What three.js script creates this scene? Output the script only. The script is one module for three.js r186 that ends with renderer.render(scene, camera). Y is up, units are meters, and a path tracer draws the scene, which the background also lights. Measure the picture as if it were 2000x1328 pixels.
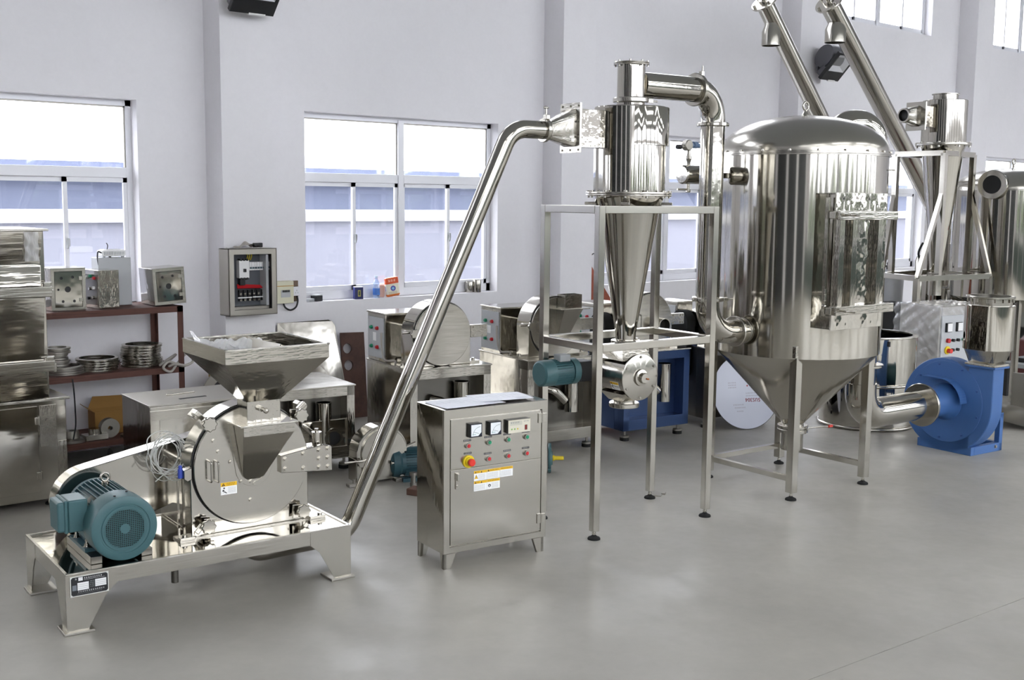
import * as THREE from 'three';
import { RoundedBoxGeometry } from 'three/addons/geometries/RoundedBoxGeometry.js';
import { mergeGeometries, toCreasedNormals } from 'three/addons/utils/BufferGeometryUtils.js';

// ---------------------------------------------------------------- camera, sky, exposure
const scene = new THREE.Scene();
const D2R = Math.PI / 180;
const camera = new THREE.PerspectiveCamera(33.457, 2000 / 1328, 0.05, 200);
camera.position.set(0, 2.2, 0);
camera.rotation.order = 'YXZ';
camera.rotation.set(-7.0615 * D2R, -40.6603 * D2R, 0.581 * D2R);
scene.background = new THREE.Color(0.97, 0.985, 1.0);
scene.backgroundIntensity = 3.4;
const renderer = new THREE.WebGLRenderer({ antialias: true });
renderer.toneMapping = THREE.LinearToneMapping;
renderer.toneMappingExposure = 2.75;
renderer.shadowMap.enabled = true;

// ---------------------------------------------------------------- helpers
let seed = 7;
const rnd = () => ((seed = (seed * 16807) % 2147483647) - 1) / 2147483646;
const rr = (a, b) => a + (b - a) * rnd();
const V = (x, y, z) => new THREE.Vector3(x, y, z);
function prep(g) {
  if (g.index) g = g.toNonIndexed();
  for (const k of Object.keys(g.attributes)) if (!['position', 'normal', 'uv'].includes(k)) g.deleteAttribute(k);
  if (!g.attributes.normal) g.computeVertexNormals();
  if (!g.attributes.uv) g.setAttribute('uv', new THREE.BufferAttribute(new Float32Array(g.attributes.position.count * 2), 2));
  g.morphAttributes = {};
  return g;
}
const join = (a) => (Array.isArray(a) ? (a.length > 1 ? mergeGeometries(a.flat(9).map(prep)) : prep([a].flat(9)[0])) : prep(a));
function obj(name, geos, m, parent = scene, x = 0, y = 0, z = 0) {
  const list = Array.isArray(geos) ? geos.flat(9) : [geos];
  const g = list.length > 1 ? mergeGeometries(list.map(prep)) : prep(list[0]);
  const o = new THREE.Mesh(g, m);
  o.castShadow = o.receiveShadow = true;
  o.name = parent === scene ? numbered(name) : name;
  o.position.set(x, y, z);
  parent.add(o);
  return o;
}
const used = new Map();
function numbered(n) { const k = used.get(n) ?? 0; used.set(n, k + 1); return k ? `${n}_${String(k).padStart(3, '0')}` : n; }
function tag(o, label, category, group) { o.userData.label = label; o.userData.category = category; if (group) o.userData.group = group; return o; }
function thing(name, label, category, pos = [0, 0, 0], deg = 0, group) {
  const o = new THREE.Group(); o.name = numbered(name); o.position.set(...pos); o.rotation.y = deg * D2R; scene.add(o);
  return tag(o, label, category, group);
}
function struct(name, geos, m, parent = scene) { const o = obj(name, geos, m, parent); if (parent === scene) o.userData.kind = 'structure'; return o; }
function mv(g, x = 0, y = 0, z = 0, rx = 0, ry = 0, rz = 0) {
  const m = new THREE.Matrix4().makeRotationFromEuler(new THREE.Euler(rx, ry, rz, 'YXZ')); m.setPosition(x, y, z); g.applyMatrix4(m); return g;
}
const bx = (w, h, d, x = 0, y = 0, z = 0, rx = 0, ry = 0, rz = 0) => mv(new THREE.BoxGeometry(w, h, d), x, y, z, rx, ry, rz);
const rb = (w, h, d, x = 0, y = 0, z = 0, r = 0.004, rx = 0, ry = 0, rz = 0) => mv(new RoundedBoxGeometry(w, h, d, 2, r), x, y, z, rx, ry, rz);
// box by its two corners
const bc = (x0, y0, z0, x1, y1, z1, r = 0) => r ? rb(x1 - x0, y1 - y0, z1 - z0, (x0 + x1) / 2, (y0 + y1) / 2, (z0 + z1) / 2, r) : bx(x1 - x0, y1 - y0, z1 - z0, (x0 + x1) / 2, (y0 + y1) / 2, (z0 + z1) / 2);
const AX = { x: [0, 0, -Math.PI / 2], y: [0, 0, 0], z: [Math.PI / 2, 0, 0] };
const cy = (r, h, x = 0, y = 0, z = 0, ax = 'y', seg = 24, r2 = r, open = false) => { const g = new THREE.CylinderGeometry(r2, r, h, seg, 1, open); const a = AX[ax]; return mv(g, x, y, z, a[0], a[1], a[2]); };
// lathe: [radius, height] pairs; sharp corners stay sharp
function la(pts, x = 0, y = 0, z = 0, ax = 'y', seg = 56, crease = 0.5) {
  const g = toCreasedNormals(new THREE.LatheGeometry(pts.map((p) => new THREE.Vector2(Math.max(p[0], 1e-5), p[1])), seg), crease); const a = AX[ax]; return mv(g, x, y, z, a[0], a[1], a[2]);
}
const tor = (R, r, x, y, z, ax = 'y', seg = 40) => { const g = new THREE.TorusGeometry(R, r, 8, seg); if (ax === 'y') g.rotateX(Math.PI / 2); if (ax === 'x') g.rotateY(Math.PI / 2); g.translate(x, y, z); return g; };
const ball = (r, x, y, z, sx = 1, sy = 1, sz = 1) => { const g = new THREE.SphereGeometry(r, 18, 12); g.scale(sx, sy, sz); g.translate(x, y, z); return g; };
const hexbolt = (x, y, z, ax = 'z', r = 0.011, h = 0.01) => [cy(r, h, x, y, z, ax, 6), cy(r * 1.45, h * 0.3, x - (ax === 'x' ? h * 0.5 : 0), y - (ax === 'y' ? h * 0.5 : 0), z - (ax === 'z' ? h * 0.5 : 0), ax, 14)];
// path with rounded corners: bends[i] is the corner radius at point i
function path(pts, bend) {
  const c = new THREE.CurvePath(), P = pts.map((p) => V(...p)); let last = P[0];
  for (let i = 1; i < P.length - 1; i++) {
    const a = P[i].clone().sub(P[i - 1]).normalize(), b = P[i + 1].clone().sub(P[i]).normalize(), b0 = Array.isArray(bend) ? bend[i - 1] : bend;
    const half = Math.acos(Math.min(1, Math.max(-1, a.dot(b)))) / 2, t = b0 * Math.tan(half);
    const p = P[i].clone().addScaledVector(a, -t), q = P[i].clone().addScaledVector(b, t), n = 8;
    if (p.distanceTo(last) > 1e-4) c.add(new THREE.LineCurve3(last, p));
    // circular corner
    const axis = a.clone().cross(b).normalize(), nrm = axis.clone().cross(a), cen = p.clone().addScaledVector(nrm, b0); let prev = p;
    for (let k = 1; k <= n; k++) { const w = p.clone().sub(cen).applyAxisAngle(axis, 2 * half * k / n).add(cen); c.add(new THREE.LineCurve3(prev, w)); prev = w; }
    last = prev;
  }
  c.add(new THREE.LineCurve3(last, P[P.length - 1]));
  return c;
}
// sweep a circle along a rounded path; rings stand at the path's own corners so that straight runs stay straight
function pipe(pts, r, bend = 0.1, seg = 24, cap = true) {
  const c = path(pts, bend), ring = [c.curves[0].v1]; c.curves.forEach((k) => ring.push(k.v2));
  const T = ring.map((p, i) => ring[Math.min(i + 1, ring.length - 1)].clone().sub(ring[Math.max(i - 1, 0)]).normalize());
  let n = Math.abs(T[0].y) < 0.9 ? V(0, 1, 0) : V(1, 0, 0); const pos = [], nor = [], uv = [], idx = []; let len = 0;
  ring.forEach((p, i) => {
    if (i) len += p.distanceTo(ring[i - 1]);
    n = n.clone().addScaledVector(T[i], -n.dot(T[i])).normalize(); const b = T[i].clone().cross(n);
    for (let k = 0; k <= seg; k++) { const a = k / seg * 2 * Math.PI, d = n.clone().multiplyScalar(Math.cos(a)).addScaledVector(b, Math.sin(a)); pos.push(p.x + d.x * r, p.y + d.y * r, p.z + d.z * r); nor.push(d.x, d.y, d.z); uv.push(k / seg, len * 2); }
    if (i) for (let k = 0; k < seg; k++) { const A = (i - 1) * (seg + 1) + k, B = A + seg + 1; idx.push(A, A + 1, B, B, A + 1, B + 1); }
  });
  if (cap) for (const e of [0, ring.length - 1]) {
    const s = e ? 1 : -1, c0 = pos.length / 3, q = ring[e], t = T[e]; pos.push(q.x, q.y, q.z); nor.push(t.x * s, t.y * s, t.z * s); uv.push(0.5, 0.5);
    for (let k = 0; k <= seg; k++) { const o = (e * (seg + 1) + k) * 3; pos.push(pos[o], pos[o + 1], pos[o + 2]); nor.push(t.x * s, t.y * s, t.z * s); uv.push(0.5, 0.5); }
    for (let k = 1; k <= seg; k++) e ? idx.push(c0, c0 + k, c0 + k + 1) : idx.push(c0, c0 + k + 1, c0 + k);
  }
  const g = new THREE.BufferGeometry(); g.setAttribute('position', new THREE.Float32BufferAttribute(pos, 3)); g.setAttribute('normal', new THREE.Float32BufferAttribute(nor, 3)); g.setAttribute('uv', new THREE.Float32BufferAttribute(uv, 2)); g.setIndex(idx);
  return g;
}
function wire(pts, r, seg = 6, n = 60, closed = false) { return new THREE.TubeGeometry(new THREE.CatmullRomCurve3(pts.map((p) => V(...p)), closed), n, r, seg, closed); }
function shp(pts, holes = []) {
  const s = new THREE.Shape(pts.map((p) => new THREE.Vector2(p[0], p[1])));
  for (const h of holes) { if (h.r) { const q = new THREE.Path(); q.absarc(h.x, h.y, h.r, 0, Math.PI * 2, true); s.holes.push(q); } else s.holes.push(new THREE.Path(h.map((p) => new THREE.Vector2(p[0], p[1])))); }
  return s;
}
const ext = (shape, depth, bev = 0, cs = 32) => new THREE.ExtrudeGeometry(shape, { depth: depth - 2 * bev, bevelEnabled: bev > 0, bevelSize: bev, bevelThickness: bev, bevelOffset: -bev, bevelSegments: 1, curveSegments: cs }).translate(0, 0, bev);
const rect = (x0, y0, x1, y1) => [[x0, y0], [x1, y0], [x1, y1], [x0, y1]];
const circ = (x, y, r, n = 64) => Array.from({ length: n }, (_, i) => [x + r * Math.cos(i / n * 2 * Math.PI), y + r * Math.sin(i / n * 2 * Math.PI)]);
// slab with four corners and a thickness, pushed to the side its right-hand normal points away from
function slab(a, b, c, d, t) {
  const P = [a, b, c, d].map((p) => V(...p)), n = P[1].clone().sub(P[0]).cross(P[3].clone().sub(P[0])); if (n.lengthSq() < 1e-9) n.copy(P[2].clone().sub(P[1]).cross(P[0].clone().sub(P[1])));
  n.normalize().multiplyScalar(-t); const Q = P.map((p) => p.clone().add(n));
  const f = [[P[0], P[1], P[2], P[3]], [Q[3], Q[2], Q[1], Q[0]], ...[0, 1, 2, 3].map((i) => [P[i], Q[i], Q[(i + 1) % 4], P[(i + 1) % 4]])], pos = [], uv = [];
  for (const q of f) { for (const i of [0, 1, 2, 0, 2, 3]) { pos.push(q[i].x, q[i].y, q[i].z); uv.push(i === 1 || i === 2 ? 1 : 0, i > 1 ? 1 : 0); } }
  const g = new THREE.BufferGeometry(); g.setAttribute('position', new THREE.Float32BufferAttribute(pos, 3)); g.setAttribute('uv', new THREE.Float32BufferAttribute(uv, 2)); g.computeVertexNormals(); return g;
}
// four-sided funnel between two rectangles [x0,z0,x1,z1] at heights y1 (top) and y0 (bottom), wall thickness t
function funnel(top, y1, bot, y0, t = 0.003) {
  const c = (r, y) => [[r[0], y, r[3]], [r[2], y, r[3]], [r[2], y, r[1]], [r[0], y, r[1]]], A = c(bot, y0), B = c(top, y1);
  return [0, 1, 2, 3].map((i) => slab(A[i], A[(i + 1) % 4], B[(i + 1) % 4], B[i], t));
}
// square tube along an axis between two points
function bar(a, b, w = 0.05, h = w) {
  const A = V(...a), B = V(...b), l = A.distanceTo(B), g = new THREE.BoxGeometry(w, h, l), q = new THREE.Matrix4().lookAt(A, B, Math.abs(B.y - A.y) > 0.98 * l ? V(0, 0, 1) : V(0, 1, 0));
  g.applyMatrix4(q); g.translate((A.x + B.x) / 2, (A.y + B.y) / 2, (A.z + B.z) / 2); return g;
}
const rod = (a, b, r, seg = 12) => pipe([a, b], r, 0, seg);
// levelling foot: threaded stem and pad
const footStem = (x, z, y) => cy(0.008, y, x, y / 2, z, 'y', 10);
const footPad = (x, z, r = 0.042) => la([[0, 0.03], [0.012, 0.03], [0.02, 0.022], [r * 0.9, 0.014], [r, 0.008], [r, 0], [0, 0]], x, 0, z, 'y', 24);

// ---------------------------------------------------------------- textures and materials
function noiseTex(size, layers, lo, hi, s = 1) {   // tileable value noise: layers [cells x, cells y, weight]
  const out = new Float32Array(size * size); let tot = 0;
  for (const [cx, cyy, w] of layers) {
    tot += w; const g = new Float32Array(cx * cyy); for (let i = 0; i < g.length; i++) g[i] = rnd();
    for (let y = 0; y < size; y++) for (let x = 0; x < size; x++) {
      const u = x / size * cx, v = y / size * cyy, i = u | 0, j = v | 0; let a = u - i, b = v - j; a = a * a * (3 - 2 * a); b = b * b * (3 - 2 * b);
      const I = (i + 1) % cx, J = (j + 1) % cyy;
      out[y * size + x] += w * ((g[j * cx + i] * (1 - a) + g[j * cx + I] * a) * (1 - b) + (g[J * cx + i] * (1 - a) + g[J * cx + I] * a) * b);
    }
  }
  const d = new Uint8Array(size * size * 4);
  for (let i = 0; i < out.length; i++) { const v = lo + (hi - lo) * Math.min(1, Math.max(0, (out[i] / tot - 0.5) * s + 0.5)); d[i * 4] = d[i * 4 + 1] = d[i * 4 + 2] = v * 255; d[i * 4 + 3] = 255; }
  const t = new THREE.DataTexture(d, size, size); t.wrapS = t.wrapT = THREE.RepeatWrapping; t.magFilter = t.minFilter = THREE.LinearFilter; t.needsUpdate = true; return t;
}
const rep = (t, x, y) => { const c = t.clone(); c.repeat.set(x, y); c.needsUpdate = true; return c; };
const waveT = noiseTex(256, [[4, 4, 1], [9, 9, 0.5], [18, 18, 0.12]], 0, 1, 1.3);
const brushT = noiseTex(512, [[8, 200, 1], [5, 90, 0.7], [6, 6, 0.6]], 0.55, 1, 1.6);
const floorT = noiseTex(1024, [[5, 5, 1], [13, 13, 0.7], [40, 40, 0.5], [160, 160, 0.25], [400, 400, 0.2]], 0.82, 1, 1.7); floorT.colorSpace = THREE.NoColorSpace;
const wallT = noiseTex(512, [[3, 3, 1], [8, 8, 0.6], [60, 60, 0.25], [200, 200, 0.3]], 0.92, 1, 1.5);
const rustT = noiseTex(256, [[5, 5, 1], [17, 17, 0.8], [60, 60, 0.6]], 0.6, 1, 1.7);
function std(c, rough = 0.5, metal = 0, extra = {}) { const m = new THREE.MeshStandardMaterial({ color: new THREE.Color(c), roughness: rough, metalness: metal }); Object.assign(m, extra); return m; }
const steelC = new THREE.Color().setRGB(0.47, 0.448, 0.40);
function steel(rough, bump = 0.0006, k = 1, rx = 2, ry = 2) { const m = new THREE.MeshStandardMaterial({ color: steelC.clone().multiplyScalar(k), roughness: rough, metalness: 1 }); if (bump) { m.bumpMap = rep(waveT, rx, ry); m.bumpScale = bump; } return m; }
const M = {
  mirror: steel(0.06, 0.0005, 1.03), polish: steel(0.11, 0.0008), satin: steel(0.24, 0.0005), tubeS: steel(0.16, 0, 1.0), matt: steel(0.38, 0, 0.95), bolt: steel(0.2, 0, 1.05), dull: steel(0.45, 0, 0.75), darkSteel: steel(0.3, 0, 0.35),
  duct: steel(0.1, 0.0002, 1.03, 3, 1), alu: std('#e2e2e6', 0.4, 0.15), white: std('#ecebea', 0.5), wall: std('#efedf0', 0.85), film: null,
  teal: std('#3c6064', 0.42), tealDark: std('#32525a', 0.5), blue: std('#3f659c', 0.45), blueDark: std('#2a4d86', 0.4), black: std('#17181a', 0.5), rubber: std('#141414', 0.85), grey: std('#9fa3a4', 0.5), greyPaint: std('#b7b9bb', 0.5),
  rust: std('#5e3a30', 0.7), rustBoard: std('#5a4038', 0.75), orange: std('#a8553c', 0.65), wood: std('#a88a4e', 0.8), card: std('#96703c', 0.9), paper: std('#f8f9fb', 0.9), dome: null, red: std('#c2242c', 0.4), green: std('#1c8a63', 0.4), yellow: std('#e3c81e', 0.45), emRed: std('#d9352a', 0.35),
  cream: std('#d9d6bd', 0.55), socket: std('#e9e9ee', 0.45), brownPl: std('#6d5b4d', 0.7), copper: std('#b86b3d', 0.3, 0.9), cable: std('#cfcfca', 0.6), cableGrey: std('#aaa49c', 0.7), lens: null, maroon: std('#5d2c2b', 0.6), blueLid: std('#232f78', 0.4), brick: std('#6b5146', 0.9), dark: std('#2b2b2d', 0.6), redCable: std('#cc2a2a', 0.5), oil: std('#3c3a38', 0.55),
};
M.dome = steel(0.2, 0.0006, 1.02); M.rust.map = rustT; M.rustBoard.map = rustT; M.orange.map = rustT; M.satin.roughnessMap = rep(brushT, 1, 1);
M.film = new THREE.MeshPhysicalMaterial({ color: 0xffffff, roughness: 0.12, transmission: 0.9, thickness: 0, ior: 1.5 });
M.lens = new THREE.MeshPhysicalMaterial({ color: 0xffffff, roughness: 0.03, transmission: 1, thickness: 0, ior: 1.5 });
M.glass = new THREE.MeshPhysicalMaterial({ color: new THREE.Color(0.93, 0.94, 0.97), roughness: 0.02, transmission: 1, thickness: 0, ior: 1.5 });
function canvasTex(w, h, draw) { const c = document.createElement('canvas'); c.width = w; c.height = h; const x = c.getContext('2d'); draw(x, w, h); const t = new THREE.CanvasTexture(c); t.colorSpace = THREE.SRGBColorSpace; t.anisotropy = 8; return t; }
// a line of small square characters built of strokes
function glyphs(x, px, py, s, n, col) {
  x.strokeStyle = col; x.lineWidth = Math.max(1, s * 0.1);
  for (let i = 0; i < n; i++) { const ox = px + i * s * 1.15; for (let k = 0; k < 3; k++) { const y = py + s * (0.12 + 0.36 * k); x.beginPath(); x.moveTo(ox + s * rr(0, 0.2), y); x.lineTo(ox + s * rr(0.75, 0.95), y); x.stroke(); } for (let k = 0; k < 2; k++) { const q = ox + s * rr(0.2, 0.8); x.beginPath(); x.moveTo(q, py + s * rr(0, 0.3)); x.lineTo(q + s * rr(-0.15, 0.15), py + s * rr(0.7, 0.98)); x.stroke(); } }
}
const plane = (w, h, t, m = {}) => [new THREE.BoxGeometry(w, h, t)];
// printed sheet: a thin box whose front (+z) carries the print
function print(name, w, h, tex, parent, x, y, z, ry = 0, rough = 0.5, side = M.white, t = 0.002, rz = 0) {
  const m = new THREE.MeshStandardMaterial({ map: tex, roughness: rough }); const o = new THREE.Mesh(new THREE.BoxGeometry(w, h, t), [side, side, side, side, m, side]);
  o.name = parent === scene ? numbered(name) : name; o.castShadow = o.receiveShadow = true; o.position.set(x, y, z); o.rotation.set(0, ry, rz); parent.add(o); return o;
}

// ---------------------------------------------------------------- the hall
const ZB = -9.716, ZF = 9.5, XL = -9, XR = 31, HC = 7.6;
{
  const fm = new THREE.MeshStandardMaterial({ color: new THREE.Color(0.415, 0.395, 0.35), roughness: 0.42, metalness: 0 });
  fm.map = floorT; fm.roughnessMap = rep(rustT, 2, 2); fm.roughness = 0.55; 
  const under = struct('floor_bed', bc(XL - 0.3, -0.3, ZB - 0.3, XR + 0.3, -0.05, ZF + 0.3), std('#4a4843', 0.9));
  // two concrete pours meet at a fine joint
  const jz = (x) => -2.898 + (x - 4.409) * 0.0654, floor = new THREE.Group(); floor.name = 'floor'; floor.userData.kind = 'structure'; scene.add(floor);
  const pour = (p) => { const g = ext(shp(p), 0.06); g.rotateX(Math.PI / 2); const q = prep(g), pa = q.attributes.position, uv = q.attributes.uv; for (let i = 0; i < pa.count; i++) uv.setXY(i, pa.getX(i) / 6, pa.getZ(i) / 6); return q; };
  const e = 0.003, x0 = XL - 0.3, x1 = XR + 0.3;
  obj('slab', pour([[x0, ZB - 0.3], [x1, ZB - 0.3], [x1, jz(x1) - e], [x0, jz(x0) - e]]), fm, floor);
  obj('slab', pour([[x0, jz(x0) + e], [x1, jz(x1) + e], [x1, ZF + 0.3], [x0, ZF + 0.3]]), fm, floor);
}
const LOW = [[-6.7, -4.2], [-2.56, -0.1], [1.56, 4.02], [5.68, 8.115], [9.75, 12.35], [14.4, 17.1], [19.13, 21.6], [23.6, 26.2]], YS = 1.18, YT = 3.03, UY0 = 4.86, UY1 = 6.7;
const wallM = M.wall; wallM.map = wallT;
function uvm(g, k = 0.25) { g = prep(g); const p = g.attributes.position, n = g.attributes.normal, uv = g.attributes.uv; for (let i = 0; i < p.count; i++) { const ax = Math.abs(n.getX(i)), ay = Math.abs(n.getY(i)); if (ay > 0.7) uv.setXY(i, p.getX(i) * k, p.getZ(i) * k); else if (ax > 0.7) uv.setXY(i, p.getZ(i) * k, p.getY(i) * k); else uv.setXY(i, p.getX(i) * k, p.getY(i) * k); } return g; }
const holes = LOW.flatMap(([a, b]) => [rect(a, YS, b, YT).reverse(), rect(a, UY0, b, UY1).reverse()]);
struct('wall_back', uvm(ext(shp(rect(XL, -0.04, XR, HC), holes), 0.28).translate(0, 0, ZB - 0.28)), wallM);
// the far side of the hall, behind the camera, is mostly glazed
const FW = [[-7.6, -3.5], [-2.8, 0.9], [1.6, 4.7], [5.4, 8.6], [9.2, 12.7], [13.4, 17.3], [18.0, 21.9], [22.6, 26.9], [27.6, 30.5]];
struct('wall_front', uvm(ext(shp(rect(XL, -0.04, XR, HC), FW.flatMap(([a, b]) => [rect(a, 1.2, b, 3.6).reverse(), rect(a, 4.2, b, 7.1).reverse()])), 0.28).translate(0, 0, ZF)), wallM);
struct('wall_left', uvm(bc(XL - 0.28, -0.04, ZB - 0.28, XL, HC, ZF + 0.28)), wallM);
// tall dark roller doors close the left end of the hall and stand in the wall behind the camera
const rollM = std('#3a3d40', 0.55);
let dn = 1; const roller = (x0, z0, x1, z1, h) => { const g = new THREE.Group(); g.name = `door_${dn++}`; g.userData.kind = 'structure'; scene.add(g); const n = Math.floor(h / 0.3), ax = Math.abs(x1 - x0) < 0.5; for (let i = 0; i < n; i++) obj('slat', ax ? bc(x0, i * 0.3 + 0.01, z0, x0 + 0.05 + (i % 2) * 0.01, i * 0.3 + 0.3, z1) : bc(x0, i * 0.3 + 0.01, z0 - 0.05 - (i % 2) * 0.01, x1, i * 0.3 + 0.3, z0), rollM, g); };
for (const [a, b] of [[-8.6, -5.4], [-4.4, -1.2], [-0.2, 3.2], [4.2, 8.4]]) roller(XL + 0.001, a, XL + 0.06, b, 5.4);
struct('trim_1', [bc(XL, 0, ZF - 0.02, XR, 1.12, ZF - 0.001)], std('#5a6a66', 0.5));
for (const x of [-3.4, 1.0, 4.8, 8.65, 12.8, 17.4, 22, 27]) struct('wall_pillar', bc(x, -0.02, ZF - 0.4, x + 0.5, HC - 0.001, ZF + 0.01), std('#8c8f90', 0.7));
struct('wall_right', uvm(bc(XR, -0.04, ZB - 0.28, XR + 0.28, HC, ZF + 0.28)), wallM);
// roof with long skylight slots
{
  const sk = []; for (const [z, w] of [[2.6, 1.0], [6.4, 1.4]]) for (let x = -7; x < 29; x += 6) sk.push(rect(x, z, x + 4.6, z + w).reverse());
  const g = ext(shp(rect(XL - 0.28, ZB - 0.28, XR + 0.28, ZF + 0.28), sk), 0.15); g.rotateX(Math.PI / 2); g.translate(0, HC + 0.15, 0);
  struct('ceiling', g, std('#b4b7ba', 0.8));
}
for (const x of [-4.05 - 4.2, -3.6, 0.5, 4.656, 8.78, 13.17, 17.95, 22.5, 27]) struct('wall_pillar', uvm(bc(x, -0.02, ZB - 0.01, x + 0.5, HC - 0.001, ZB + 0.322)), wallM);
// windows
function windowUnit(n, x0, x1, y0, y1, low, zc) {
  const w = new THREE.Group(); w.name = `window_${n}`; w.userData.kind = 'structure'; scene.add(w);
  const z = zc, f = 0.05, d = 0.07, xm = (x0 + x1) / 2, yt = low ? y0 + 1.22 : 0;
  const fr = [bc(x0, y0, z - d, x0 + f, y1, z), bc(x1 - f, y0, z - d, x1, y1, z), bc(x0, y1 - f, z - d, x1, y1, z), bc(x0, y0, z - d, x1, y0 + (low ? 0.085 : f), z)];
  obj('frame', fr, M.alu, w);
  obj('mullion', bc(xm - 0.037, y0, z - d, xm + 0.037, y1 - 0.02, z + 0.012, 0.006), M.alu, w);
  if (low) for (const [a, b] of [[x0 + f, xm - 0.037], [xm + 0.037, x1 - f]]) obj('transom', bc(a, yt - 0.045, z - d, b, yt + 0.045, z + 0.006, 0.006), M.alu, w);
  let k = 0;
  for (const [a, b] of [[x0 + f, xm - 0.037], [xm + 0.037, x1 - f]]) {
    const ys = low ? yt - 0.045 : y1 - f, yb = y0 + (low ? 0.085 : f), m = (a + b) / 2 + (b - a) * 0.02, s = 0.035;
    if (low) { obj('pane', bx(b - a, y1 - f - yt - 0.045, 0.004, (a + b) / 2, (yt + 0.045 + y1 - f) / 2, z - 0.035), M.glass, w); obj('bead', [bc(a, yt + 0.045, z - 0.04, a + 0.012, y1 - f, z - 0.015), bc(b - 0.012, yt + 0.045, z - 0.04, b, y1 - f, z - 0.015), bc(a, y1 - f - 0.012, z - 0.04, b, y1 - f, z - 0.015)], M.dull, w); }
    for (const [p, q, dz] of [[a, m + s, -0.03], [m - s * 0.3, b, -0.005]]) {
      const sash = obj('sash', [bc(p, yb, z + dz - 0.025, p + s, ys, z + dz), bc(q - s, yb, z + dz - 0.025, q, ys, z + dz), bc(p, yb, z + dz - 0.025, q, yb + 0.05, z + dz), bc(p, ys - 0.04, z + dz - 0.025, q, ys, z + dz)], M.alu, w);
      obj('pane', bx(q - p - 2 * s, ys - yb - 0.09, 0.004, (p + q) / 2, (yb + 0.05 + ys - 0.04) / 2, z + dz - 0.013), M.glass, sash);
    }
    if (low) obj('latch', [rb(0.025, 0.07, 0.02, m + s * 0.5, y0 + 0.62, z + 0.008, 0.005), rb(0.015, 0.03, 0.02, m + s * 0.2, y0 + 0.58, z + 0.02, 0.005)], M.greyPaint, w);
  }
  return w;
}
let wn = 1;
for (const [a, b] of LOW) { windowUnit(wn++, a, b, YS + 0.002, YT, true, ZB - 0.13); }
for (const [a, b] of LOW) { windowUnit(wn++, a, b, UY0, UY1, false, ZB - 0.13); }
for (const [a, b] of FW) { windowUnit(wn++, a, b, 1.2, 3.6, true, ZF + 0.2); windowUnit(wn++, a, b, 4.2, 7.1, false, ZF + 0.2); }
// outside
struct('hedge', (() => { const g = new THREE.PlaneGeometry(60, 5, 240, 24), p = g.attributes.position; for (let i = 0; i < p.count; i++) { const x = p.getX(i), y = p.getY(i); p.setZ(i, 0.5 * Math.sin(x * 2.1 + Math.sin(y * 3)) + 0.4 * Math.sin(y * 2.7 + x * 1.3) + 0.25 * Math.sin(x * 9 + y * 7)); p.setY(i, y + 0.5 * Math.sin(x * 1.7) * (y + 2.5) / 5); } g.rotateY(Math.PI); g.translate(10, 0.6, ZF + 8); g.computeVertexNormals(); return g; })(), (() => { const m = std('#66705a', 0.85); m.side = THREE.DoubleSide; return m; })());
struct('yard_ground', bc(-60, -0.35, -60, 80, -0.32, 60), std('#8d8d8b', 0.9));
{ // perimeter wall with a coping, and a long dark shed behind it
  const w = struct('boundary_wall', bc(-30, -0.32, -14.3, 60, 1.87, -14.05), std('#8b8c96', 0.9)); obj('coping', bc(-30, 1.87, -14.38, 60, 2.03, -13.97), std('#adadad', 0.9), w);
  const s = struct('neighbour_shed', bc(-40, -0.32, -22, 60, 2.72, -17.5), std('#656b7e', 0.8)); obj('eave', bc(-40, 2.5, -17.5, 60, 2.56, -17.3), std('#a9b0c8', 0.8), s);
}

// ---------------------------------------------------------------- grinding mill in the foreground
const warnTex = canvasTex(256, 200, (x, w, h) => { x.fillStyle = '#f4f4f2'; x.fillRect(0, 0, w, h); x.fillStyle = '#eab91c'; x.fillRect(0, 0, w, 64); x.fillStyle = '#20180c'; x.beginPath(); x.moveTo(14, 56); x.lineTo(42, 8); x.lineTo(70, 56); x.fill(); x.fillStyle = '#eab91c'; x.fillRect(39, 26, 6, 16); x.fillRect(39, 45, 6, 5); glyphs(x, 92, 10, 20, 6, '#55431a'); glyphs(x, 92, 36, 16, 7, '#55431a'); x.fillStyle = '#333'; x.beginPath(); x.arc(52, 92, 14, 0, 7); x.fill(); x.beginPath(); x.arc(40, 132, 16, 0, 7); x.fill(); x.beginPath(); x.moveTo(36, 172); x.lineTo(60, 140); x.lineTo(100, 176); x.lineTo(84, 180); x.lineTo(58, 160); x.fill(); for (let i = 0; i < 5; i++) glyphs(x, 116, 82 + i * 20, 12, 9, '#8a8a8a'); });
const plateTex = canvasTex(512, 288, (x, w, h) => {
  x.fillStyle = '#c9c9c4'; x.fillRect(0, 0, w, h); x.fillStyle = '#15171a'; x.beginPath(); x.moveTo(34, 12); x.lineTo(w - 34, 12); x.lineTo(w - 12, 34); x.lineTo(w - 12, h - 34); x.lineTo(w - 34, h - 12); x.lineTo(34, h - 12); x.lineTo(12, h - 34); x.lineTo(12, 34); x.fill();
  glyphs(x, 64, 26, 26, 1, '#e8e8e8'); x.fillStyle = '#e4e4e4'; x.fillRect(110, 20, 58, 50); glyphs(x, 182, 28, 24, 9, '#e8e8e8'); x.fillRect(180, 62, 280, 3); x.fillRect(96, 96, 150, 108); x.fillRect(330, 84, 150, 104);
  x.fillStyle = '#9a9a9a'; for (let i = 1; i < 4; i++) { x.fillRect(96, 96 + i * 27, 150, 4); x.fillRect(330, 84 + i * 26, 150, 4); }
  x.fillStyle = '#70757c'; x.fillRect(28, 124, 56, 76); x.fillStyle = '#8a9090'; for (let i = 0; i < 4; i++) glyphs(x, 262, 90 + i * 26, 17, 3, '#aab0b0'); glyphs(x, 100, 212, 24, 13, '#d8d8d8'); glyphs(x, 90, 246, 12, 24, '#9a9a9a');
});
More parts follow.
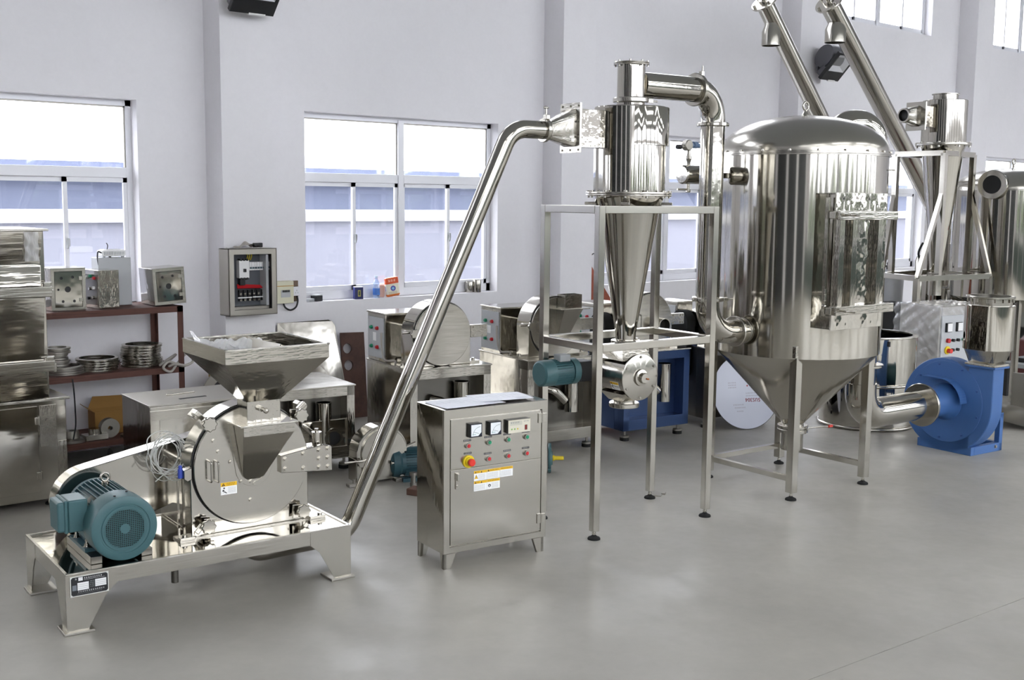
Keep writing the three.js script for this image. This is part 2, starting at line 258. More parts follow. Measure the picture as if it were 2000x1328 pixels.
const mill = thing('grinding_mill', 'large polished steel grinding mill on low base with square hopper and teal motor', 'grinding machine', [1.879, 0, -5.597], -4.8);
{
  const L = 1.59, W = 0.83, T = 0.31;
  // base frame: top plate with a raised lip, apron plates
  obj('base_plate', [bc(0.012, T - 0.006, -W + 0.012, L - 0.012, T, -0.012)], M.mirror, mill);
  obj('apron', [bc(0, 0.232, -0.006, L, T + 0.004, 0), bc(0, 0.232, -W, L, T + 0.004, -W + 0.006), bc(0, 0.232, -W, 0.006, T + 0.004, 0), bc(L - 0.006, 0.232, -W, L, T + 0.004, 0), bc(0.0, T - 0.002, -0.014, L, T + 0.006, 0.003), bc(-0.003, T - 0.002, -W, 0.012, T + 0.006, 0), bc(L - 0.012, T - 0.002, -W, L + 0.003, T + 0.006, 0), bc(0, T - 0.002, -W, L, T + 0.006, -W + 0.012)], M.satin, mill);
  const legF = ext(shp([[0, 0.012], [0.105, 0.012], [0.198, 0.18], [0.255, 0.232], [0.255, T], [0, T]]), 0.006), legS = ext(shp([[0, 0.012], [0.09, 0.012], [0.15, 0.16], [0.2, 0.232], [0.2, T], [0, T]]), 0.006).rotateY(Math.PI / 2);
  for (const [sx, sz] of [[0, 0], [1, 0], [0, 1], [1, 1]]) {
    const a = legF.clone(), b = legS.clone(); if (sx) { a.scale(-1, 1, 1); } if (sz) b.scale(1, 1, -1);
    for (const g of [a, b]) if ((g === a && sx) || (g === b && sz)) { const q = g.index; const n = g.attributes.position.count; const flip = Array.from({ length: n }, (_, i) => i); for (let i = 0; i < n; i += 3) { const t = flip[i]; flip[i] = flip[i + 1]; flip[i + 1] = t; } g.setIndex(flip); g.computeVertexNormals(); }
    a.translate(sx ? L + 0.003 : -0.003, 0, sz ? -W - 0.002 : -0.003); b.translate(sx ? L - 0.003 : -0.003, 0, sz ? -W : 0);
    const leg = obj('leg', [a, b], M.satin, mill);
    obj('foot_plate', rb(0.15, 0.014, 0.15, sx ? L - 0.055 : 0.055, 0.007, sz ? -W + 0.055 : -0.055, 0.003), M.matt, leg);
  }
  const np = print('name_plate', 0.19, 0.105, plateTex, mill, 0.112, 0.247, 0.006, 0, 0.4, M.matt, 0.004); np.userData.label = 'black and silver name plate with printed columns';
  // drum housing
  const cx = 1.1, cyy = 0.69, R = 0.355;
  const arch = [[cx - R, T], [cx + R, T]]; for (let i = 0; i <= 48; i++) { const a = i / 48 * Math.PI; arch.push([cx + R * Math.cos(a), cyy + R * Math.sin(a)]); }
  obj('housing', toCreasedNormals(ext(shp(arch), 0.15, 0.004, 64), 0.4).translate(0, 0, -0.42), M.polish, mill);
  obj('bearing_box', [bc(0.765, T, -0.85, 1.33, 0.72, -0.42, 0.012), cy(0.1, 0.1, 1.1, 0.69, -0.8, 'z')], M.mirror, mill);
  obj('housing_flange', [bc(0.66, T, -0.252, 0.745, T + 0.024, -0.21, 0.003), bc(0.66, T, -0.33, 0.75, T + 0.01, -0.21), bc(1.44, T, -0.252, 1.54, T + 0.024, -0.21, 0.003), bc(1.44, T, -0.4, 1.54, T + 0.01, -0.21), ...hexbolt(0.69, T + 0.03, -0.23, 'y', 0.014, 0.014), ...hexbolt(1.51, T + 0.03, -0.23, 'y', 0.014, 0.014), bc(0.745, T, -0.262, 1.44, T + 0.006, -0.24)], M.satin, mill);
  // round door with its fittings
  const door = obj('door', toCreasedNormals(ext(shp(circ(cx, cyy, R - 0.012, 96)), 0.024, 0.003), 0.4).translate(0, 0, -0.266), M.satin, mill);
  obj('seal', [tor(R - 0.008, 0.0035, cx, cyy, -0.2685, 'z', 72)], M.dark, door);
  obj('handle', pipe([[0.834, 0.628, -0.245], [0.834, 0.628, -0.2], [0.834, 0.742, -0.2], [0.834, 0.742, -0.245]].map(([a, b, c], i) => [0.842 + (i > 1 ? 0 : 0.0), b, c]), 0.0055, 0.012, 12), M.bolt, door);
  obj('handle', pipe([[0.885, 0.62, -0.245], [0.885, 0.62, -0.205], [0.885, 0.735, -0.205], [0.885, 0.735, -0.245]], 0.005, 0.012, 12), M.bolt, door);
  for (const [x, y] of [[0.901, 0.786], [1.086, 0.483], [1.09, 0.59], [0.875, 0.85]]) obj('bolt', hexbolt(x, y, -0.237, 'z', 0.012, 0.012), M.bolt, door);
  const wl = print('warning_sticker', 0.095, 0.07, warnTex, door, 0.956, 0.571, -0.2415); wl.userData.label = 'yellow and white warning sticker';
  // hand clamps round the door
  const knob = (x, y, dir) => {
    const pts = []; for (let i = 0; i < 48; i++) { const a = i / 48 * 2 * Math.PI, q = 0.04 + 0.0035 * Math.cos(8 * a); pts.push([x + q * Math.cos(a), y + q * Math.sin(a)]); }
    const k = obj('clamp_knob', [ext(shp(pts), 0.022, 0.004).translate(0, 0, -0.215), cy(0.012, 0.09, x, y, -0.25, 'z', 14)], M.bolt, mill);
    const a = Math.atan2(cyy - y, cx - x); obj('clamp_arm', [rb(0.06, 0.03, 0.03, x - 0.045 * Math.cos(a), y - 0.045 * Math.sin(a) + 0.01, -0.275, 0.006, 0, 0, a + (dir || 0)), cy(0.02, 0.055, x - 0.06 * Math.cos(a), y - 0.06 * Math.sin(a), -0.29, 'z', 14), rb(0.03, 0.05, 0.07, x - 0.06 * Math.cos(a), y - 0.06 * Math.sin(a), -0.33, 0.006, 0, 0, a)], M.bolt, k);
    obj('clamp_seat', ext(shp([[x + 0.035 * Math.cos(a) - 0.03, y - 0.045], [x + 0.02 + 0.035 * Math.cos(a), y - 0.04], [x + 0.02 + 0.03 * Math.cos(a), y + 0.03], [x - 0.03 + 0.03 * Math.cos(a), y + 0.035]]), 0.012, 0.002).translate(0, 0, -0.25), M.satin, k);
  };
  knob(0.838, 0.955); knob(1.388, 0.948); knob(0.82, 0.378); knob(1.396, 0.378);
  // hinge plate with its bolts
  const hp = obj('hinge_plate', ext(shp([[1.262, 0.622], [1.585, 0.597], [1.585, 0.742], [1.53, 0.758], [1.43, 0.746], [1.262, 0.723]]), 0.035, 0.003).translate(0, 0, -0.246), M.satin, mill);
  for (const [x, y] of [[1.29, 0.7], [1.29, 0.642], [1.405, 0.718], [1.405, 0.632], [1.505, 0.727], [1.505, 0.676], [1.505, 0.625], [1.562, 0.73], [1.562, 0.676], [1.562, 0.622]]) obj('bolt', hexbolt(x, y, -0.203, 'z', 0.013, 0.014), M.bolt, hp);
  obj('hinge_block', [bc(1.44, 0.64, -0.4, 1.56, 0.735, -0.245, 0.006), cy(0.03, 0.16, 1.53, 0.74, -0.3, 'y', 20), cy(0.012, 0.19, 1.53, 0.745, -0.3, 'y', 12)], M.polish, mill);
  const lug = obj('lug', [ext(shp([[0.7, 0.705], [0.745, 0.715], [0.745, 0.65], [0.72, 0.64], [0.7, 0.655]]), 0.05, 0.003).translate(0, 0, -0.29)], M.satin, mill);
  obj('hose_end', [cy(0.014, 0.05, 0.69, 0.685, -0.27, 'y', 16), cy(0.01, 0.03, 0.69, 0.715, -0.27, 'y', 12)], std('#3b4fae', 0.4), lug);
  obj('guard_strip', bc(0.725, T, -0.44, 0.735, 0.66, -0.425), M.mirror, lug);
  // feed chute on the door: U outline that slopes back to the door at the bottom
  const U = [], uTop = 0.94, uB = 0.69; const uPts = (o) => { const p = [[0.985 - o, uTop]]; for (let i = 0; i <= 16; i++) { const a = Math.PI + 0.2 + i / 16 * (Math.PI - 0.4); p.push([1.105 + (0.078 + o) * Math.cos(a), 0.672 + (0.078 + o) * Math.sin(a)]); } p.push([1.285 + o, uTop]); return p; };
  const zf = (y) => -0.245 + 0.165 * Math.min(1, Math.max(0, (y - 0.6) / 0.29)), O = uPts(0), I = uPts(-0.012), ch = [];
  for (let i = 0; i + 1 < O.length; i++) ch.push(slab([O[i][0], O[i][1], -0.25], [O[i + 1][0], O[i + 1][1], -0.25], [O[i + 1][0], O[i + 1][1], zf(O[i + 1][1])], [O[i][0], O[i][1], zf(O[i][1])], 0.003));
  const chute = obj('chute', ch, M.polish, mill);
  { // flat sloping cover: fan over the U outline, then an upright strip at the top
    const Q = O.filter((p) => p[1] < 0.889).map((p) => [p[0], p[1], zf(p[1]) + 0.001]), xl = 0.985, xr = 1.285, pos = []; Q.unshift([xl, 0.89, zf(0.89)]); Q.push([xr, 0.89, zf(0.89)]);
    for (let i = 0, j = Q.length - 1; i + 1 < j; i++, j--) { pos.push(...Q[i], ...Q[i + 1], ...Q[j]); if (i + 1 < j - 1) pos.push(...Q[i + 1], ...Q[j - 1], ...Q[j]); }
    const g = new THREE.BufferGeometry(); g.setAttribute('position', new THREE.Float32BufferAttribute(pos, 3)); g.computeVertexNormals(); obj('chute_cover', [g, bc(xl, 0.888, zf(0.89) - 0.002, xr, 0.94, zf(0.89) + 0.001)], M.polish, chute); }
  { const R1 = uPts(0.03), H = uPts(0.004); const s = shp([...R1, ...H.slice().reverse()]); obj('chute_flange', ext(s, 0.008, 0.001).translate(0, 0, -0.244), M.satin, chute); }
  obj('chute_top', [bc(0.965, 0.938, -0.3, 1.31, 0.95, -0.075, 0.003)], M.polish, chute);
  for (const [x, y] of [[0.97, 0.72], [1.03, 0.6], [1.105, 0.578], [1.33, 0.84]]) obj('bolt', hexbolt(x, y, -0.232, 'z', 0.009, 0.01), M.bolt, chute);
  obj('feed_box', [bc(1.03, 0.95, -0.28, 1.033, 1.07, -0.14), bc(1.227, 0.95, -0.28, 1.23, 1.07, -0.14), bc(1.03, 0.95, -0.143, 1.23, 1.07, -0.14), bc(1.03, 0.95, -0.28, 1.23, 1.07, -0.277), bc(1.025, 0.945, -0.285, 1.235, 0.955, -0.135)], M.polish, mill);
  obj('feed_knob', [cy(0.016, 0.03, 1.105, 1.03, -0.125, 'z', 20), ball(0.016, 1.12, 1.022, -0.09), cy(0.006, 0.07, 1.112, 1.026, -0.11, 'z', 10)], M.bolt, mill);
  // hopper
  const top = [0.825, -0.56, 1.43, 0.075], hop = obj('hopper', [...funnel(top, 1.395, top, 1.32), ...funnel(top, 1.32, [1.03, -0.28, 1.23, -0.14], 1.07), ], M.polish, mill);
  obj('hopper_rim', [bc(0.822, 1.392, 0.062, 1.433, 1.4, 0.078), bc(0.822, 1.392, -0.563, 1.433, 1.4, -0.547), bc(0.822, 1.392, -0.563, 0.838, 1.4, 0.078), bc(1.417, 1.392, -0.563, 1.433, 1.4, 0.078)], M.satin, hop);
  obj('hopper_baffle', (() => { const a = []; for (let i = 0; i < 10; i++) { const t = i / 10, t2 = (i + 1) / 10, f = (t) => [1.22 - 0.02 * Math.sin(t * 3) + 0.03 * t, 1.385 - 0.005 * t, -0.555 + 0.4 * t]; const p = f(t), q = f(t2); a.push(slab(p, q, [q[0] - 0.06, 1.2, q[2] * 0.8 - 0.1], [p[0] - 0.06, 1.2, p[2] * 0.8 - 0.1], 0.003)); } return a; })(), M.matt, hop);
  // belt guard
  const hull = []; { const c1 = [0.31, 0.495, 0.2], c2 = [1.1, 0.69, 0.155], d = Math.atan2(c2[1] - c1[1], c2[0] - c1[0]), l = Math.hypot(c2[0] - c1[0], c2[1] - c1[1]), b = Math.acos((c1[2] - c2[2]) / l); for (let i = 0; i <= 32; i++) { const a = d - b - i / 32 * (2 * Math.PI - 2 * b); hull.push([c1[0] + c1[2] * Math.cos(a), c1[1] + c1[2] * Math.sin(a)]); } for (let i = 0; i <= 24; i++) { const a = d + b - i / 24 * 2 * b; hull.push([c2[0] + c2[2] * Math.cos(a), c2[1] + c2[2] * Math.sin(a)]); } }
  obj('belt_guard', [toCreasedNormals(ext(shp(hull), 0.13, 0.004), 0.4).translate(0, 0, -0.76), bc(0.2, T, -0.75, 0.23, 0.4, -0.64), bc(0.5, T, -0.75, 0.53, 0.5, -0.64)], M.polish, mill);
  // electric motor
  const mx = 0.31, my = 0.495, mo = obj('electric_motor', [cy(0.142, 0.36, mx, my, -0.36, 'z', 40), cy(0.165, 0.03, mx, my, -0.18, 'z', 40), cy(0.16, 0.03, mx, my, -0.54, 'z', 40), cy(0.05, 0.1, mx, my, -0.59, 'z', 20)], M.tealDark, mill);
  const fins = []; for (let i = 0; i < 44; i++) { const a = i / 44 * 2 * Math.PI; if (Math.cos(a) < -0.72 && Math.sin(a) > -0.5 && Math.sin(a) < 0.62) continue; fins.push(mv(new THREE.BoxGeometry(0.024, 0.0045, 0.33), mx + 0.152 * Math.cos(a), my + 0.152 * Math.sin(a), -0.36, 0, 0, a)); } obj('cooling_fins', fins, M.teal, mo);
  const cowl = obj('fan_cowl', la([[0.1, 0.0], [0.118, 0.0], [0.12, -0.004], [0.128, -0.004], [0.13, 0], [0.155, 0], [0.168, -0.006], [0.172, -0.02], [0.172, -0.15], [0.168, -0.15]], mx, my, -0.03, 'z', 72, 0.7), M.teal, mo);
  { const g = [], y0 = my, R2 = 0.106, st = 0.0098; for (let i = -10; i <= 10; i++) { const o = i * st, h = Math.sqrt(Math.max(0, R2 * R2 - o * o)); if (h < 0.01) continue; g.push(bx(0.003, 2 * h, 0.003, mx + o, my, -0.0315), bx(2 * h, 0.003, 0.003, mx, my + o, -0.0315)); } obj('grille', [...g, cy(0.026, 0.004, mx, my, -0.031, 'z', 24)], M.teal, cowl); obj('fan', cy(0.12, 0.002, mx, my, -0.06, 'z', 32), M.black, cowl); }
  for (const [x, z] of [[0.27, -0.06], [0.35, -0.12]]) obj('cowl_screw', cy(0.006, 0.006, x, my + 0.172, z, 'y', 10), M.black, cowl);
  obj('terminal_box', [rb(0.1, 0.17, 0.17, 0.12, 0.555, -0.27, 0.01), rb(0.055, 0.16, 0.16, 0.045, 0.555, -0.27, 0.012), rb(0.02, 0.175, 0.175, 0.06, 0.555, -0.27, 0.008)], M.teal, mo);
  obj('motor_label', mv(new THREE.BoxGeometry(0.06, 0.035, 0.003), mx - 0.11, my + 0.113, -0.25, -0.75, 0, 0.75), M.matt, mo);
  obj('motor_pad', [bx(0.07, 0.012, 0.2, mx - 0.125, my + 0.088, -0.27, 0, 0, 0.8)], M.teal, mo);
  obj('lifting_eye', [tor(0.022, 0.007, mx, my + 0.205, -0.36, 'z', 24), cy(0.02, 0.03, mx, my + 0.165, -0.36, 'y', 16)], M.bolt, mo);
  for (const k of [-1, 1]) obj('motor_foot', [bx(0.07, 0.02, 0.3, mx + k * 0.125, T + 0.05, -0.35), bx(0.02, 0.1, 0.2, mx + k * 0.11, T + 0.09, -0.35)], M.tealDark, mo);
  obj('drain_stub', cy(0.02, 0.14, 0.62, 0.17, -0.2, 'y', 16), M.darkSteel, mill);
  obj('slide_rail', [bc(mx - 0.16, T, -0.56, mx - 0.1, T + 0.04, -0.1, 0.004)], M.darkSteel, mill); obj('slide_rail', [bc(mx + 0.1, T, -0.56, mx + 0.16, T + 0.04, -0.1, 0.004)], M.darkSteel, mill);
  for (const x of [mx - 0.14, mx + 0.14]) for (const z of [-0.24, -0.44]) obj('bolt', [...hexbolt(x, T + 0.068, z, 'y', 0.014, 0.016), cy(0.007, 0.04, x, T + 0.08, z, 'y', 10)], M.bolt, mill);
}
{ // bundle of thin wires hung on the guard
  const g = []; for (let i = 0; i < 11; i++) { const c = [0.685 + rr(-0.02, 0.02), 0.765 + rr(-0.02, 0.02), -0.47 + rr(-0.05, 0.05)], p = []; const a = rr(0.075, 0.1), b = rr(0.09, 0.13), t = rr(-0.3, 0.3), sk = rr(-0.6, 0.6); for (let k = 0; k < 9; k++) { const q = k / 9 * 2 * Math.PI; const x = a * Math.cos(q), y = b * Math.sin(q); p.push([c[0] + x * Math.cos(t) - y * Math.sin(t), c[1] + x * Math.sin(t) + y * Math.cos(t) - 0.02, c[2] + 0.08 * sk * Math.sin(q) + 0.02]); } g.push(wire(p, 0.0026, 6, 70, true)); }
  g.push(wire([[0.6, 0.62, -0.42], [0.66, 0.67, -0.4], [0.74, 0.7, -0.38], [0.77, 0.83, -0.43], [0.68, 0.885, -0.5], [0.59, 0.85, -0.5], [0.6, 0.72, -0.44], [0.69, 0.69, -0.31]], 0.003, 6, 90));
  const o = obj('wire_bundle', g, M.cable); o.position.set(1.879, 0, -5.597); o.rotation.y = -4.8 * D2R; tag(o, 'tangled bundle of thin white wires hanging beside the round mill door', 'wires');
}
{ // crumpled clear film lying in the hopper
  const g = new THREE.PlaneGeometry(0.42, 0.56, 44, 56); g.rotateX(-Math.PI / 2); const p = g.attributes.position; const n2 = (x, z) => Math.sin(x * 31 + 3 * Math.sin(z * 17)) * 0.012 + Math.sin(z * 43 + 2 * Math.sin(x * 29)) * 0.01 + Math.sin(x * 83 - z * 61) * 0.006 + Math.sin(x * 140 + z * 170) * 0.003;
  for (let i = 0; i < p.count; i++) { const x = p.getX(i), z = p.getZ(i); p.setY(i, n2(x, z) + 0.02 * (1 - Math.hypot(x * 3, z * 2)) + Math.max(0, -x - 0.1) * 0.55 + Math.max(0, Math.abs(z) - 0.14) * 0.5); }
  g.computeVertexNormals(); const o = obj('plastic_film', g, new THREE.MeshPhysicalMaterial({ color: 0xffffff, roughness: 0.16, transmission: 0.55, thickness: 0, ior: 1.5, side: THREE.DoubleSide }));
  o.position.set(1.879, 1.3, -5.597); o.rotation.y = -4.8 * D2R; o.updateMatrix(); const q = V(1.06, 0, -0.24).applyMatrix4(o.matrix); o.position.copy(q); tag(o, 'crumpled clear plastic film lying inside the square mill hopper', 'plastic film');
}
// ---------------------------------------------------------------- pipe from the mill up to the cyclone
const toW = (pos, deg, p) => { const a = deg * D2R, c = Math.cos(a), s = Math.sin(a); return [pos[0] + c * p[0] + s * p[2], pos[1] + p[1], pos[2] - s * p[0] + c * p[2]]; };
const MB = [1.879, 0, -5.597], SB = [5.104, 0, -5.099];
{
  const A = (p) => toW(MB, -4.8, p), S = (p) => toW(SB, -5.9, p);
  const t = thing('conveying_pipe', 'long slanting polished steel pipe rising from mill base to cyclone inlet', 'pipe');
  obj('tube', pipe([A([1.1, 0.3, -0.345]), A([1.1, 0.135, -0.345]), A([1.765, 0.135, -0.385]), S([-0.455, 2.645, -0.34]), S([-0.2, 2.645, -0.33])], 0.0575, [0.1, 0.16, 0.16], 36, true), M.duct, t);
  
  const rot = (g) => { g.applyMatrix4(new THREE.Matrix4().makeRotationY(-5.9 * D2R).setPosition(...SB)); return g; };
  obj('clamp_ring', [rot(la([[0.058, -0.013], [0.074, -0.013], [0.078, -0.005], [0.078, 0.005], [0.074, 0.013], [0.058, 0.013]], -0.205, 2.645, -0.33, 'x', 36)), rot(cy(0.008, 0.09, -0.215, 2.74, -0.3, 'y', 10)), rot(rb(0.03, 0.03, 0.04, -0.21, 2.725, -0.3, 0.004)), rot(ball(0.014, -0.215, 2.785, -0.3, 1.5, 0.7, 0.7))], M.bolt, t);
}
// ---------------------------------------------------------------- control cabinet
const ctl = thing('control_cabinet', 'polished steel control cabinet with meters, coloured push buttons and warning stickers', 'control cabinet', [3.957, 0, -5.215], -7.9);
{
  const W = 0.737, H0 = 0.095, H = 0.97, Dp = 0.335;
  obj('body', [bc(0, H0, -Dp, W, H, -0.012, 0.003)], M.mirror, ctl);
  obj('front_frame', ext(shp(rect(0, H0, W, H), [rect(0.043, 0.135, 0.698, 0.912).reverse()]), 0.014, 0.002).translate(0, 0, -0.012), M.satin, ctl);
  const up = obj('upper_panel', bc(0.048, 0.606, -0.014, 0.694, 0.907, 0.001, 0.002), M.satin, ctl), dn = obj('door', bc(0.048, 0.14, -0.014, 0.694, 0.6035, 0.001, 0.002), M.satin, ctl);
  for (const [x, z] of [[0, 0], [1, 0], [0, 1], [1, 1]]) { const g = ext(shp([[0, 0], [0.05, 0], [0.085, H0], [0, H0]]), 0.02, 0.002), s = ext(shp([[0, 0], [0.03, 0], [0.05, H0], [0, H0]]), 0.02, 0.002).rotateY(Math.PI / 2); const fl = (q) => { const n = q.attributes.position.count, f = Array.from({ length: n }, (_, i) => i); for (let i = 0; i < n; i += 3) { const t = f[i]; f[i] = f[i + 1]; f[i + 1] = t; } q.setIndex(f); q.computeVertexNormals(); return q; }; let a = g, b = s; if (x) { a.scale(-1, 1, 1); fl(a); } if (z) { b.scale(1, 1, -1); fl(b); } a.translate(x ? W - 0.012 : 0.004, 0, z ? -Dp + 0.0 : -0.022); b.translate(x ? W - 0.034 : 0.004, 0, z ? -Dp : -0.002); obj('leg', [a, b], M.satin, ctl); }
  const meterTex = canvasTex(128, 128, (x) => { x.fillStyle = '#1a1d2a'; x.fillRect(0, 0, 128, 128); x.fillStyle = '#e9edf0'; x.beginPath(); x.moveTo(8, 6); x.lineTo(120, 6); x.lineTo(120, 86); x.lineTo(86, 120); x.lineTo(8, 120); x.fill(); x.strokeStyle = '#566'; x.lineWidth = 3; x.beginPath(); x.arc(110, 112, 82, Math.PI, Math.PI * 1.5); x.stroke(); x.beginPath(); x.moveTo(92, 96); x.lineTo(34, 78); x.stroke(); x.fillStyle = '#7aa6a0'; x.fillRect(20, 100, 40, 5); });
  for (const x of [0.207, 0.343]) { const m = obj('meter', bc(x - 0.043, 0.792, 0.001, x + 0.043, 0.876, 0.026, 0.003), M.black, up); print('dial', 0.08, 0.078, meterTex, m, x, 0.834, 0.0275, 0, 0.2, M.black); }
  const dispTex = canvasTex(256, 128, (x) => { x.fillStyle = '#d9d4c2'; x.fillRect(0, 0, 256, 128); x.fillStyle = '#c5c3b4'; x.fillRect(20, 12, 140, 42); glyphs(x, 28, 18, 18, 5, '#777'); x.fillStyle = '#7fae5a'; for (const i of [40, 74]) { x.beginPath(); x.arc(i, 90, 9, 0, 7); x.fill(); } x.fillStyle = '#c8b13c'; x.beginPath(); x.arc(108, 90, 9, 0, 7); x.fill(); x.fillStyle = '#4a1c1c'; x.fillRect(190, 58, 30, 50); x.fillStyle = '#cc3b2a'; x.fillRect(197, 66, 16, 5); x.fillRect(197, 80, 16, 5); x.fillRect(197, 96, 16, 5); glyphs(x, 176, 14, 14, 4, '#888'); });
  { const m = obj('controller', bc(0.43, 0.79, 0.001, 0.594, 0.873, 0.028, 0.003), M.black, up); print('display', 0.16, 0.08, dispTex, m, 0.512, 0.8315, 0.0295, 0, 0.4, M.cream); }
  const tagTex = canvasTex(128, 28, (x) => { x.fillStyle = '#1c1c1c'; x.fillRect(0, 0, 128, 28); glyphs(x, 8, 4, 20, 5, '#d8d8d8'); });
  const btn = (x, y, m, big) => { if (big) { const b = obj('emergency_stop', [cy(0.038, 0.012, x, y, 0.006, 'z', 32)], M.yellow, up); obj('collar', [cy(0.028, 0.02, x, y, 0.014, 'z', 24)], M.yellow, b); obj('neck', cy(0.016, 0.03, x, y, 0.03, 'z', 20), M.black, b); obj('cap', la([[0, 0.02], [0.018, 0.019], [0.023, 0.014], [0.023, 0], [0, 0]], x, y, 0.036, 'z', 28), M.emRed, b); return; } const b = obj('push_button', [la([[0.018, 0], [0.018, 0.014], [0.0165, 0.017], [0.012, 0.017], [0.012, 0.01], [0, 0.01]], x, y, 0.001, 'z', 24)], M.matt, up); obj('cap', la([[0, 0.013], [0.009, 0.0125], [0.0115, 0.01], [0.0115, 0], [0, 0]], x, y, 0.009, 'z', 20), m, b); };
  for (const [x, y, m, big] of [[0.163, 0.742, M.red], [0.309, 0.748, M.green], [0.445, 0.751, M.green], [0.58, 0.753, M.green], [0.167, 0.646, null, true], [0.307, 0.647, M.red], [0.446, 0.649, M.red], [0.581, 0.651, M.red]]) { btn(x, y, m, big); print('button_tag', 0.052, 0.011, tagTex, up, x - 0.003, y + (big ? 0.05 : 0.032), 0.0015, 0, 0.5, M.black, 0.001); }
  const st = (k) => canvasTex(192, 130, (x, w, h) => { x.fillStyle = '#eeefee'; x.fillRect(0, 0, w, h); x.fillStyle = '#e5b51d'; x.fillRect(0, 0, w, 34); x.fillStyle = '#241b0a'; for (const i of k.t) { x.beginPath(); x.moveTo(i, 30); x.lineTo(i + 12, 6); x.lineTo(i + 24, 30); x.fill(); } glyphs(x, k.g, 9, 16, k.n, '#4d3d14'); for (let i = 0; i < 5; i++) glyphs(x, k.l, 48 + i * 15, 9, Math.floor((180 - k.l) / 11), '#9a9a9a'); if (k.tri) { x.fillStyle = '#e5b51d'; x.beginPath(); x.moveTo(8, 104); x.lineTo(34, 52); x.lineTo(60, 104); x.fill(); x.strokeStyle = '#222'; x.lineWidth = 3; x.stroke(); x.beginPath(); x.moveTo(38, 64); x.lineTo(30, 82); x.lineTo(38, 82); x.lineTo(32, 98); x.stroke(); } if (k.dot) { x.fillStyle = '#22252c'; x.beginPath(); x.arc(36, 82, 20, 0, 7); x.fill(); x.fillStyle = '#eee'; x.beginPath(); x.moveTo(26, 92); x.lineTo(36, 70); x.lineTo(46, 92); x.fill(); } });
  const ks = [{ t: [14, 100], g: 46, n: 2, l: 66, tri: 1 }, { t: [10], g: 44, n: 7, l: 10 }, { t: [], g: 10, n: 9, l: 10 }, { t: [14, 100], g: 46, n: 2, l: 10 }, { t: [], g: 10, n: 9, l: 66, dot: 1 }];
  ks.forEach((k, i) => { const c = i < 3 ? i : i - 3, r = i < 3 ? 0 : 1; const s = print('warning_sticker', 0.0915, 0.061, st(k), i < 3 ? up : dn, 0.253 + c * 0.093, (r ? 0.486 : 0.5495) + c * 0.0008, 0.002, 0, 0.5, M.white, 0.0016); s.userData.label = 'white and yellow warning sticker'; if (i < 3) s.removeFromParent(), dn.add(s); });
  obj('lock', [rb(0.022, 0.1, 0.012, 0.09, 0.535, 0.004, 0.003), rb(0.014, 0.045, 0.02, 0.09, 0.56, 0.012, 0.004), cy(0.007, 0.01, 0.09, 0.505, 0.012, 'z', 14)], M.bolt, dn);
  for (const y of [0.22, 0.86]) obj('hinge', [rb(0.028, 0.062, 0.008, 0.682, y, 0.004, 0.002), rb(0.026, 0.058, 0.008, 0.714, y, 0.005, 0.002), cy(0.006, 0.06, 0.698, y, 0.006, 'y', 12)], M.bolt, y > 0.5 ? up : dn);
  obj('side_screw', cy(0.012, 0.03, W + 0.01, 0.25, -0.05, 'x', 10), M.black, ctl);
}
{ // drawings on the cabinet
  const t = canvasTex(512, 340, (x, w, h) => { x.fillStyle = '#f4f5fb'; x.fillRect(0, 0, w, h); x.strokeStyle = '#9aa0b4'; x.lineWidth = 1.5; x.strokeRect(14, 14, w - 28, h - 28); for (const [a, b, c, d] of [[60, 90, 90, 60], [180, 80, 60, 120], [280, 70, 90, 150], [400, 100, 50, 90]]) { x.strokeRect(a, b, c, d); x.beginPath(); x.moveTo(a - 20, b + d / 2); x.lineTo(a + c + 20, b + d / 2); x.moveTo(a + c / 2, b - 20); x.lineTo(a + c / 2, b + d + 20); x.stroke(); } x.strokeRect(360, 250, 130, 68); for (let i = 0; i < 4; i++) glyphs(x, 370, 256 + i * 15, 10, 9, '#8a8fa4'); });
  const mk = (w, d, x, y, z, a, lab) => { const m = new THREE.MeshStandardMaterial({ map: t, roughness: 0.9 }); const g = new THREE.PlaneGeometry(w, d, 24, 16); g.rotateX(-Math.PI / 2); const p = g.attributes.position; for (let i = 0; i < p.count; i++) p.setY(i, 0.004 + 0.004 * Math.sin(p.getX(i) * 9 + 1) * Math.cos(p.getZ(i) * 11)); g.computeVertexNormals(); const o = obj('drawing_sheet', g, m); const q = toW([3.957, 0, -5.215], -7.9, [x, y, z]); o.position.set(...q); o.rotation.y = (-7.9 + a) * D2R; return tag(o, lab, 'paper'); };
  mk(0.42, 0.29, 0.232, 0.9715, -0.16, 2, 'white paper drawing lying on the left of the control cabinet top'); mk(0.36, 0.25, 0.5, 0.9775, -0.18, -7, 'bluish white paper drawing at the right of the control cabinet top');
}
